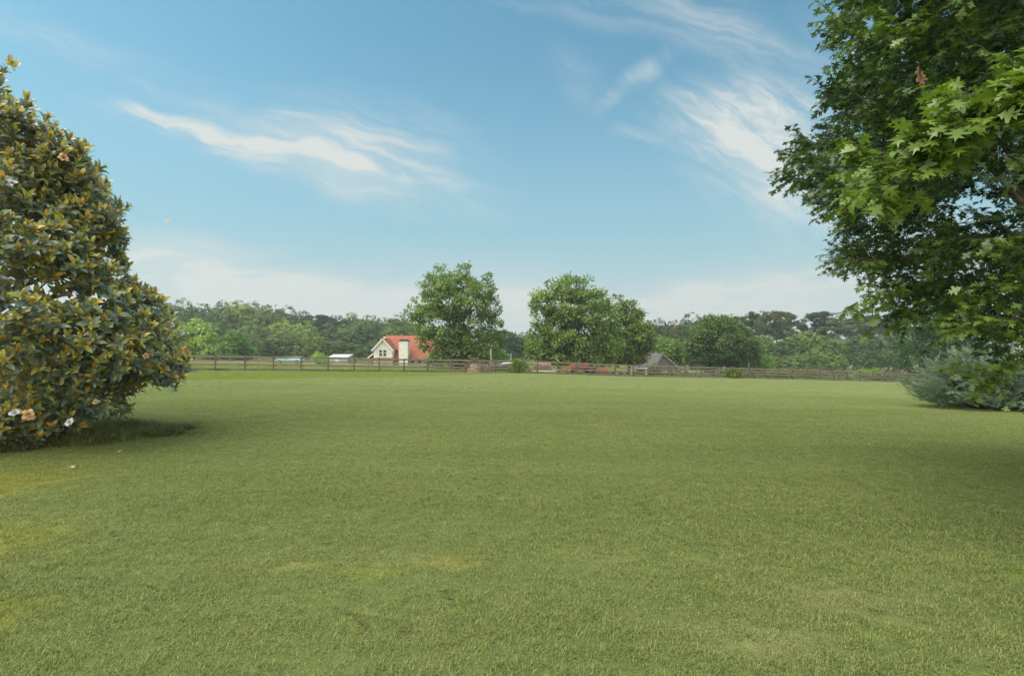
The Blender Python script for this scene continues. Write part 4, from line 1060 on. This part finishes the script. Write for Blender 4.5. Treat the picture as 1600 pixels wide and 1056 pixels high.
# ------------------------------------------------------------------ grey pyramid-roofed house
def grey_house():
    Y = 93.0; k = Y/F; b = base(1036, Y); t = empty('grey_roofed_house', b)
    tag(t, 'house with steep grey shingle pyramid roof, white windows and brick corner', 'house')
    X = lambda px: (px-1036)*k
    Z = lambda py: EYE + (HOR-py)*k - b.z
    ze = Z(576); za = Z(545.5); x0, x1 = X(1003), X(1067); dp = (x1-x0)
    w = MB(); w.box((x0+.35,.35,-.4),(x1-.35,dp-.35,ze-.02)); w.build('wall', M['brick'], t)
    ax = X(1025); ay = dp*.5
    r_ = MB(); e = [(x0,0,ze),(x1,0,ze),(x1,dp,ze),(x0,dp,ze)]; a0 = (ax,ay,za)
    for i in range(4): r_.slab([e[i], e[(i+1) % 4], a0], .12)
    r_.slab([(x0+.02,.02,ze-.13),(x0+.02,dp-.02,ze-.13),(x1-.02,dp-.02,ze-.13),(x1-.02,.02,ze-.13)], .04)
    r_.build('roof', M['grey_shingle'], t)
    # lower front gable on the same slope
    gx0, gx1, gm = X(1023), X(1056), X(1033.5); gp = Z(553); gb = Z(571.5)
    g = MB(); g.prism([(gx0+.2,gb-.6),(gx1-.2,gb-.6),(gx1-.2,gb),(gm,gp-.15),(gx0+.2,gb)], -.5, 2.4); g.build('gable_wall', M['grey_shingle'], t)
    q = MB(); q.slab([(gx0-.15,-.75,gb-.12),(gm,-.75,gp),(gm,2.8,gp),(gx0-.15,2.8,gb-.12)], -.12); q.slab([(gm,-.75,gp),(gx1+.15,-.75,gb-.12),(gx1+.15,2.8,gb-.12),(gm,2.8,gp)], -.12); q.build('gable_roof', M['grey_shingle'], t)
    tr = MB(); tr.beam((gx0-.15,-.79,gb-.18),(gm,-.79,gp-.06),.05,.16); tr.beam((gm,-.79,gp-.06),(gx1+.15,-.79,gb-.18),.05,.16); tr.build('bargeboard', M['cap_grey'], t)
    # white bay of windows, brick piers
    f = MB(); wx0, wx1 = X(1036), X(1054); f.box((wx0,.24,Z(587)),(wx1,.347,Z(579.5))); wn = f.build('window', M['white'], t)
    for i in range(4):
        c0 = wx0 + (wx1-wx0)*(i+.12)/4; c1 = wx0 + (wx1-wx0)*(i+.88)/4; p = MB(); p.box((c0,.20,Z(586.6)),(c1,.238,Z(582.2))); p.build('pane', M['glass'], wn)
    fa = MB(); fa.box((X(1035),.12,Z(581.2)),(X(1055),.199,Z(579.6))); fa.build('fascia', M['white'], t)
    for c in (1057.5, 1063): p = MB(); p.box((X(c)-.25,-.1,-.4),(X(c)+.25,.34,ze-.2)); p.build('pier', M['brick'], t)
    v = MB(); v.box((X(1014.6)-.09, 1.9, Z(561.5)), (X(1014.6)+.09, 2.05, Z(559.5))); v.build('roof_vent', M['white'], t)
grey_house()

r = np.random.default_rng(91); lob = []
for i in range(260):
    x = r.uniform(17, 78); y = fence_y(x) + 4 + abs(r.normal(0, 12))
    if (x-26)**2 + (y-95)**2 < 90 or (abs(x-27.5*y/93) < 5 and y > 76 and y < 104): continue
    lob.append((x, y, gzf(x, y)+.35, r.uniform(.6,1.4), r.uniform(.5,1.0), r.uniform(.45,.95)))
o, _ = lobe_crown('undergrowth', lob, 1500, 14, .26, .38, t_diamond(.34), M['far'], None, 92, out=.7, shell=.6)
o.color = (.62,.66,.50,1); tag(o, kind='stuff')

# ------------------------------------------------------------------ low sheds, car and yard things beyond the fence
def shed():
    Y = 116.0; k = Y/F; b = base(528, Y); t = empty('low_shed', b)
    tag(t, 'long low shed with a pale metal roof past the lime-yellow bush', 'shed')
    X = lambda px: (px-528)*k
    Z = lambda py: EYE + (HOR-py)*k - b.z
    w = MB(); w.box((X(514),0,-.2),(X(543),3.4,Z(558))); w.build('wall', M['steel_grey'], t)
    r_ = MB(); r_.slab([(X(512.4),-.35,Z(557.8)),(X(544.6),-.35,Z(557.8)),(X(544.6),3.8,Z(553.8)),(X(512.4),3.8,Z(553.8))], .12); r_.build('roof', M['metal'], t)
    d = MB(); d.box((X(524),-.06,-.1),(X(529),-.002,Z(559.8))); d.build('door', M['white'], t)
shed()
def aqua_car():
    Y = 97.0; k = Y/F; b = base(450, Y); t = empty('parked_car', b)
    tag(t, 'pale aqua car with white sky shine painted on its windows seen side-on through the fence', 'car')
    Lh = 21.5*k; H = EYE + (HOR-557)*k - b.z; W = 1.7
    bod = MB()
    prof = [(-Lh,.32),(-Lh,H*.50),(-Lh*.93,H*.58),(Lh*.92,H*.60),(Lh,H*.52),(Lh,.32)]
    bod.prism(prof, 0, W); bod.build('body', M['aqua'], t, bevel=.05)
    cab = MB(); cab.prism([(-Lh*.86,H*.585),(-Lh*.68,H*.93),(-Lh*.60,H*.99),(Lh*.72,H),(Lh*.82,H*.94),(Lh*.93,H*.60)], .08, W-.08); cab.build('cabin', M['aqua'], t, bevel=.04)
    wv = MB()
    for a, c in ((-.66,-.36),(-.30,.02)): wv.prism([(Lh*a,H*.63),(Lh*(a+.03),H*.92),(Lh*c,H*.93),(Lh*c,H*.63)], .06, .079)
    wv.build('window', M['aqua'], t)
    wv = MB()
    for a, c in ((.05,.45),(.49,.82)): wv.prism([(Lh*a,H*.62),(Lh*a,H*.96),(Lh*c,H*.96),(Lh*(c+.02),H*.62)], .055, .078)
    o = wv.build('window', M['white_and_shine'], t); o['label'] = 'window with white sky reflection painted on'  # white colour stands in for sky reflected in the glass
    for x in (-Lh*.62, Lh*.64):
        w = MB(); w.lathe([(.0,-.02),(.24,-.02),(.32,.0),(.32,.2),(.24,.22),(0,.22)], 18, (x,-.02,.32), 'y'); wh = w.build('wheel', M['rubber'], t)
        h = MB(); h.lathe([(0,-.03),(.17,-.03),(.19,-.021)], 14, (x,-.02,.32), 'y'); h.build('rim', M['metal'], wh)
    l = MB(); l.box((Lh-.01,.15,H*.42),(Lh+.03,.4,H*.5)); l.build('taillight', M['orange'], t)
aqua_car()

def pole(px, pyt, Y, rad, label, gr):
    b = base(px, Y); h = EYE + (HOR-pyt)/F*Y - b.z; m = MB(); m.tube([(0,0,-.2),(0.01,0,h*.5),(0,0,h)], [rad,rad,rad*.9], 10)
    o = m.build('metal_pole', M['steel_grey'], None, smooth=True); o.location = b; tag(o, label, 'pole', gr)
    c = MB(); c.lathe([(0,h+.1),(rad*.9,h+.06),(rad*1.5,h-.02),(rad*1.5,h-.1),(0,h-.1)], 12); c.build('cap', M['steel_grey'], o)
pole(767, 546, 66, .05, 'taller, thicker pale pole standing up over the fence', 'poles behind the fence')
pole(798.5, 553, 66.5, .035, 'shorter thin pole beside the straggly shrub', 'poles behind the fence')

def twig_heap():
    Y = 59.4; b = base(746, Y); t = empty('brush_pile', b); k = Y/F
    tag(t, 'brown rounded pile of dead brush and twigs against the fence by the flat trailer', 'brush pile')
    r = np.random.default_rng(9); n = 2600
    u = r.random(n)*2-1; x = u*1.35; top = np.where(x < 0, 1.42*np.sqrt(np.clip(1-(x/1.05)**2*.8, .04, 1)), 1.35*np.clip(1-(x/1.25), .22, 1)); z = r.random(n)**.6*top; y = r.normal(0,.35,n)*(1.1-z/1.8)
    p = np.stack([x - .15, y, z*.95], 1); d = np.stack([r.normal(0,1,n), r.normal(0,.8,n), r.normal(0,.55,n)], 1)
    tv = [(-.5,0,0),(.5,0,0),(.25,1,.06),(-.25,1,.06)]
    sc = np.stack([np.full(n,.028), r.uniform(.25,.7,n), np.full(n,.5)], 1)
    me = scatter_mesh('twigs', (tv, [(0,1,2,3)]), p, frames(d, unit(r,n)), sc, r.random(n)); link_mesh('twigs', me, M['twig'], t)
    c = MB(); c.lathe([(1.05,-.1),(.98,.35),(.75,.8),(.4,1.08),(0,1.15)], 16, (-.25,0,0)); c.lathe([(.8,-.1),(.6,.3),(.3,.5),(0,.55)], 14, (.75,.05,0)); o = c.build('core', M['twig'], t, smooth=True)
    dsp = bpy.data.textures.new('brush_noise', 'CLOUDS'); dsp.noise_scale = .25
    ss = o.modifiers.new('s', 'SUBSURF'); ss.levels = ss.render_levels = 2
    md = o.modifiers.new('d', 'DISPLACE'); md.texture = dsp; md.strength = .25
twig_heap()

def trailer():
    Y = 67.0; b = base(795, Y); t = empty('flat_trailer', b, R(6)); k = Y/F
    tag(t, 'flat wooden-decked trailer parked behind the fence carrying a white cover', 'trailer')
    d = MB(); d.box((-2.2,-.9,.62),(2.2,.9,.74)); d.build('deck', M['plank'], t)
    f = MB(); f.box((-2.25,-.95,.50),(2.25,-.88,.70)); f.box((-2.25,.88,.50),(2.25,.95,.70)); f.box((-2.25,-.88,.5),(-2.18,.88,.6)); f.box((2.18,-.88,.5),(2.25,.88,.6)); f.beam((-2.2,0,.52),(-3.3,0,.45),.1,.1); f.build('frame', M['dark'], t)
    for x in (.35, 1.15):
        for y in (-1.15, .95):
            w = MB(); w.lathe([(0,0),(.22,0),(.31,.03),(.31,.17),(.22,.2),(0,.2)], 18, (x,y,.32), 'y'); wh = w.build('wheel', M['rubber'], t)
            h = MB(); h.lathe([(0,-.012),(.14,-.012),(.17,-.001)], 12, (x,y,.32), 'y'); h.build('rim', M['metal'], wh)
    s = MB(); s.box((-2.1,.8,.74),(2.1,.84,1.05)); s.build('sideboard', M['plank'], t)
trailer()
def white_cover():
    b = base(790, 67); t = MB(); n = 14; prof = []
    pts = [(-.95,.0),(-.9,.12),(-.7,.30),(-.3,.36),(.4,.36),(.8,.27),(1.2,.2),(1.5,.18)]
    inn = [(x, max(z-.10, -.02)) for x, z in reversed(pts[1:])]
    t.prism(pts + [(1.5,.10)] + [(.8,.18),(.4,.26),(-.25,.26),(-.65,.2),(-.8,.05),(-.82,0)], -.5, .55)
    o = t.build('white_canopy', M['white_and_shine'], None, bevel=.02); o.location = b + Vector((.3,0,.742)); tag(o, 'curved white cover lying on the flat trailer', 'cover')
white_cover()
def straw_bale():
    b = base(848, 65.5); m = MB(); m.lathe([(0,-.95),(.40,-.95),(.46,-.9),(.47,0),(.46,.9),(.40,.95),(0,.95)], 22, (0,0,.46), 'x')
    o = m.build('straw_bale', M['straw'], None, smooth=False); o.location = b + Vector((0,0,.30)); tag(o, 'weathered brown straw bale lying on the tan sand heap', 'bale')
    s = MB(); r_ = random.Random(8)
    rings = [(1.0,-.1),(.92,.12),(.7,.26),(.4,.33),(0,.35)]
    s.lathe(rings, 26); o = s.build('sand_heap', M['sand'], None, smooth=True); o.location = b + Vector((-.1,-.4,0)); o.scale = (2.0,.75,1); tag(o, 'long low tan heap of sand along the foot of the fence', 'sand heap')
    tx = bpy.data.textures.new('heap_noise', 'CLOUDS'); tx.noise_scale = .3
    ss = o.modifiers.new('s', 'SUBSURF'); ss.levels = ss.render_levels = 2
    md = o.modifiers.new('d', 'DISPLACE'); md.texture = tx; md.strength = .16
straw_bale()
def blue_crate():
    b = base(867.5, 66); m = MB(); m.box((-.38,-.3,.0),(.38,.3,.32)); o = m.build('blue_box', M['blue'], None, bevel=.02); o.location = b + Vector((0,0,.05))
    l = MB(); l.box((-.42,-.34,.32),(.42,.34,.40)); l.build('lid', M['white'], o); tag(o, 'blue box with white lid on the ground beside the sand heap', 'box')
blue_crate()
def tractor():
    Y = 68.0; b = base(905, Y); t = empty('orange_tractor', b, R(8))
    tag(t, 'old orange tractor with a front loader behind the fence', 'tractor')
    h = MB(); h.prism([(-.75,.72),(-.75,1.22),(-.65,1.32),(.95,1.34),(1.0,1.25),(1.0,.72)], -.33, .33); h.build('hood', M['orange'], t, bevel=.04)
    c = MB(); c.box((-1.0,-.22,.40),(1.9,.22,.72)); c.build('chassis', M['rust'], t)
    f = MB()
    for s in (-.55,.40): f.prism([(.75,.95),(.85,1.15),(1.25,1.28),(1.7,1.2),(1.85,1.0),(1.75,1.0),(1.6,1.1),(1.25,1.18),(.95,1.05),(.85,.95)], s, s+.18)
    f.build('fender', M['orange'], t)
    s = MB(); s.box((1.15,-.22,.98),(1.6,.22,1.06)); s.beam((1.62,-.2,1.05),(1.72,-.2,1.42),.06,.05); s.box((1.58,-.22,1.06),(1.66,.22,1.42)); s.build('seat', M['dark'], t, bevel=.02)
    w = MB(); w.tube([(.98,0,1.3),(1.12,0,1.5)],[.02,.02],8); w.lathe([(.17,-.012),(.19,0),(.17,.012),(.15,0),(.17,-.012)], 18, (1.12,0,1.5)); w.build('steering_wheel', M['dark'], t)
    for x, y, rr_, wd in ((1.3,-.62,.52,.28),(1.3,.34,.52,.28),(-.6,-.55,.33,.2),(-.6,.35,.33,.2)):
        w = MB(); w.lathe([(0,0),(rr_*.6,0),(rr_*.95,.03),(rr_,.08),(rr_,wd-.08),(rr_*.95,wd-.03),(rr_*.6,wd),(0,wd)], 22, (x,y,rr_), 'y'); wh = w.build('wheel', M['rubber'], t)
        g = MB(); g.lathe([(0,-.02),(rr_*.45,-.02),(rr_*.58,-.002)], 16, (x,y,rr_), 'y'); g.build('rim', M['rust'], wh)
    e = MB(); e.tube([(.1,-.1,1.3),(.1,-.1,1.85)],[.035,.035],8); e.build('exhaust', M['dark'], t)
    for s in (-.45,.45):
        l = MB(); l.beam((.9,s,1.25),(-.9,s,1.1),.08,.14); l.beam((-.9,s,1.1),(-1.75,s,.35),.08,.14); l.build('loader_arm', M['orange'], t)
    k = MB(); k.prism([(-1.7,.1),(-2.35,.05),(-2.35,.1),(-1.85,.16),(-1.72,.55),(-1.66,.55)], -.8, .8); k.build('bucket', M['rust'], t)
tractor()
def drag_implement():
    Y = 68.5; b = base(942, Y); t = empty('farm_implement', b, R(-4))
    tag(t, 'rusty orange mower deck and drawbar lying past the tractor', 'implement')
    d = MB(); d.prism([(-1.0,.12),(-1.0,.4),(-.8,.55),(.3,.55),(.8,.35),(.85,.12)], -.6, .6); d.build('deck', M['rust'], t, bevel=.03)
    a = MB(); a.beam((-1.0,0,.85),(.6,-.1,.62),.12,.14); a.beam((.5,.0,.55),(1.5,0,.3),.1,.12); a.beam((-.95,0,.4),(-.95,0,.9),.09,.09); a.build('drawbar', M['orange'], t)
    for y in (-.72,.6):
        w = MB(); w.lathe([(0,0),(.12,0),(.2,.02),(.2,.1),(.12,.12),(0,.12)], 16, (1.2,y*.4,.2), 'y'); w.build('wheel', M['rubber'], t)
    p = MB(); p.box((.9,-.5,.0),(1.7,.5,.16)); p.build('skid', M['steel_grey'], t)
drag_implement()
def log_stack():
    b = base(972, 69.5); t = MB(); rr = random.Random(6)
    t.box((-1.5,-.35,0),(1.5,.35,.12))
    o = t.build('pallet', M['plank'], None); o.location = b; tag(o, 'low grey wooden pallet under dark scrap pieces', 'pallet')
    for i, (x, h, mt, nm, lb) in enumerate(((-.95,.40,'dark','scrap_drum','dark drum on the pallet, the one nearest the tractor'),(-.2,.32,'rust','scrap_drum','rusty squat drum in the middle of the pallet'),(.75,.36,'dark','scrap_drum','dark drum on the pallet at the pyramid-roof end'))):
        c = MB(); c.lathe([(0,0),(.27,0),(.28,.02),(.26,.05),(.26,h*.5-.03),(.275,h*.5),(.26,h*.5+.03),(.26,h-.05),(.28,h-.02),(.27,h),(0,h-.02)], 20)
        q = c.build(nm, M[mt], None, smooth=False); q.location = b + Vector((x,0,.121)); tag(q, lb, 'drum', 'drums on the pallet')
    m = MB(); m.slab([(-2.2,-.35,0),(2.2,-.35,0),(2.2,.35,0),(-2.2,.35,0)], .05)
    for x in (-2.0, 0, 2.0):
        for y in (-.3,.3): m.beam((x,y,-.05),(x,y,-.93),.07,.07)
    o = m.build('work_table', M['white'], None); o.location = base(985, 72.5) + Vector((0,0,.93)); tag(o, 'long pale-topped table behind the pallet of scrap', 'table')
log_stack()

# ------------------------------------------------------------------ small things
def bird():
    p = at(263.5, 345, 32); t = empty('flying_bird', p, R(0)); t.rotation_euler = (R(38), R(4), 0); t.scale = (.62, .7, .7); tag(t, 'tiny pale orange bird with spread wings alone in the sky', 'bird')
    b = MB(); b.lathe([(0,-.17),(.02,-.15),(.045,-.08),(.055,0),(.045,.08),(.03,.12),(.035,.16),(.02,.2),(0,.23)], 12, (0,0,0), 'y'); b.add([(-.03,-.14,0),(.03,-.14,0),(.06,-.28,0),(-.06,-.28,0)], [(0,1,2,3)]); b.build('body', M['bird'], t, smooth=True)
    for s in (-1,1):
        w = MB(); vs = []
        for u, ch, z in ((.1,.16,.0),(.35,.15,.05),(.7,.11,.03),(1,.02,-.03)): vs += [(s*u*.36,.06-u*.03,z),(s*u*.36,.06-ch-u*.03,z),(s*u*.36,.06-ch*.4-u*.03,z+.015)]
        fs = []
        for i in range(3): fs += [(i*3,i*3+3,i*3+5,i*3+2),(i*3+2,i*3+5,i*3+4,i*3+1),(i*3,i*3+1,i*3+4,i*3+3)]
        w.add(vs, fs); w.build('wing', M['bird'], t)
bird()
def fallen_leaf(px, py, sz, mat, label, rz):
    # find the distance whose ground shows at this row
    Y = 3.0
    for _ in range(400):
        x = (px-800)/F*Y
        if HOR - F*(gzf(x, Y)+.04-EYE)/Y <= py: break
        Y *= 1.01
    v, f = t_oak(); m = MB(); m.add([(x*sz, (y-.5)*sz, abs(x)*.5*sz + .25*sz*(y-.4)**2 + .002) for x, y, z in v], f)
    o = m.build('fallen_leaf', mat, None); o.location = ((px-800)/F*Y, Y, gzf((px-800)/F*Y, Y) + .030); o.rotation_euler = (R(14), R(-10), rz); tag(o, label, 'leaf', 'fallen leaves on the lawn')
    sd_ = o.modifiers.new('t', 'SOLIDIFY'); sd_.thickness = .002
fallen_leaf(177,832,0.062,M['brown_leaf'],'dark brown leaf alone on the shaded grass below the magnolia',.4)
fallen_leaf(113,730,0.074,M['pale_leaf'],'pale curled leaf just off the tall grass under the magnolia',1.2)
fallen_leaf(704,938,0.053,M['brown_leaf'],'brown leaf in the middle of the open lawn',2.2)
fallen_leaf(566,974,0.050,M['brown_leaf'],'small brown leaf low on the open lawn, nearest to the viewer',.9)
fallen_leaf(254,681,0.074,M['brown_leaf'],'tan leaf past the tip of the tall grass',1.9)
fallen_leaf(187,705,0.062,M['pale_leaf'],'pale leaf at the edge of the tall grass under the drooping boughs',.1)

# ------------------------------------------------------------------ air
if HAZE > 0:
    m, nt = new_mat('haze_air'); pv = N(nt, 'ShaderNodeVolumePrincipled'); pv.inputs['Color'].default_value = (.86,.88,.88,1); pv.inputs['Density'].default_value = HAZE; pv.inputs['Anisotropy'].default_value = .3
    o = N(nt, 'ShaderNodeOutputMaterial'); L(nt, pv.outputs[0], o.inputs['Volume'])
    b = MB(); b.box((-425,-65,float(gz(70,260))-9),(425,645,46)); h = b.build('haze', m, None); tag(h, kind='stuff')
S.cycles.max_bounces = 8; S.cycles.diffuse_bounces = 3; S.cycles.glossy_bounces = 2; S.cycles.transmission_bounces = 4; S.cycles.volume_bounces = 0
S.cycles.sample_clamp_indirect = 6
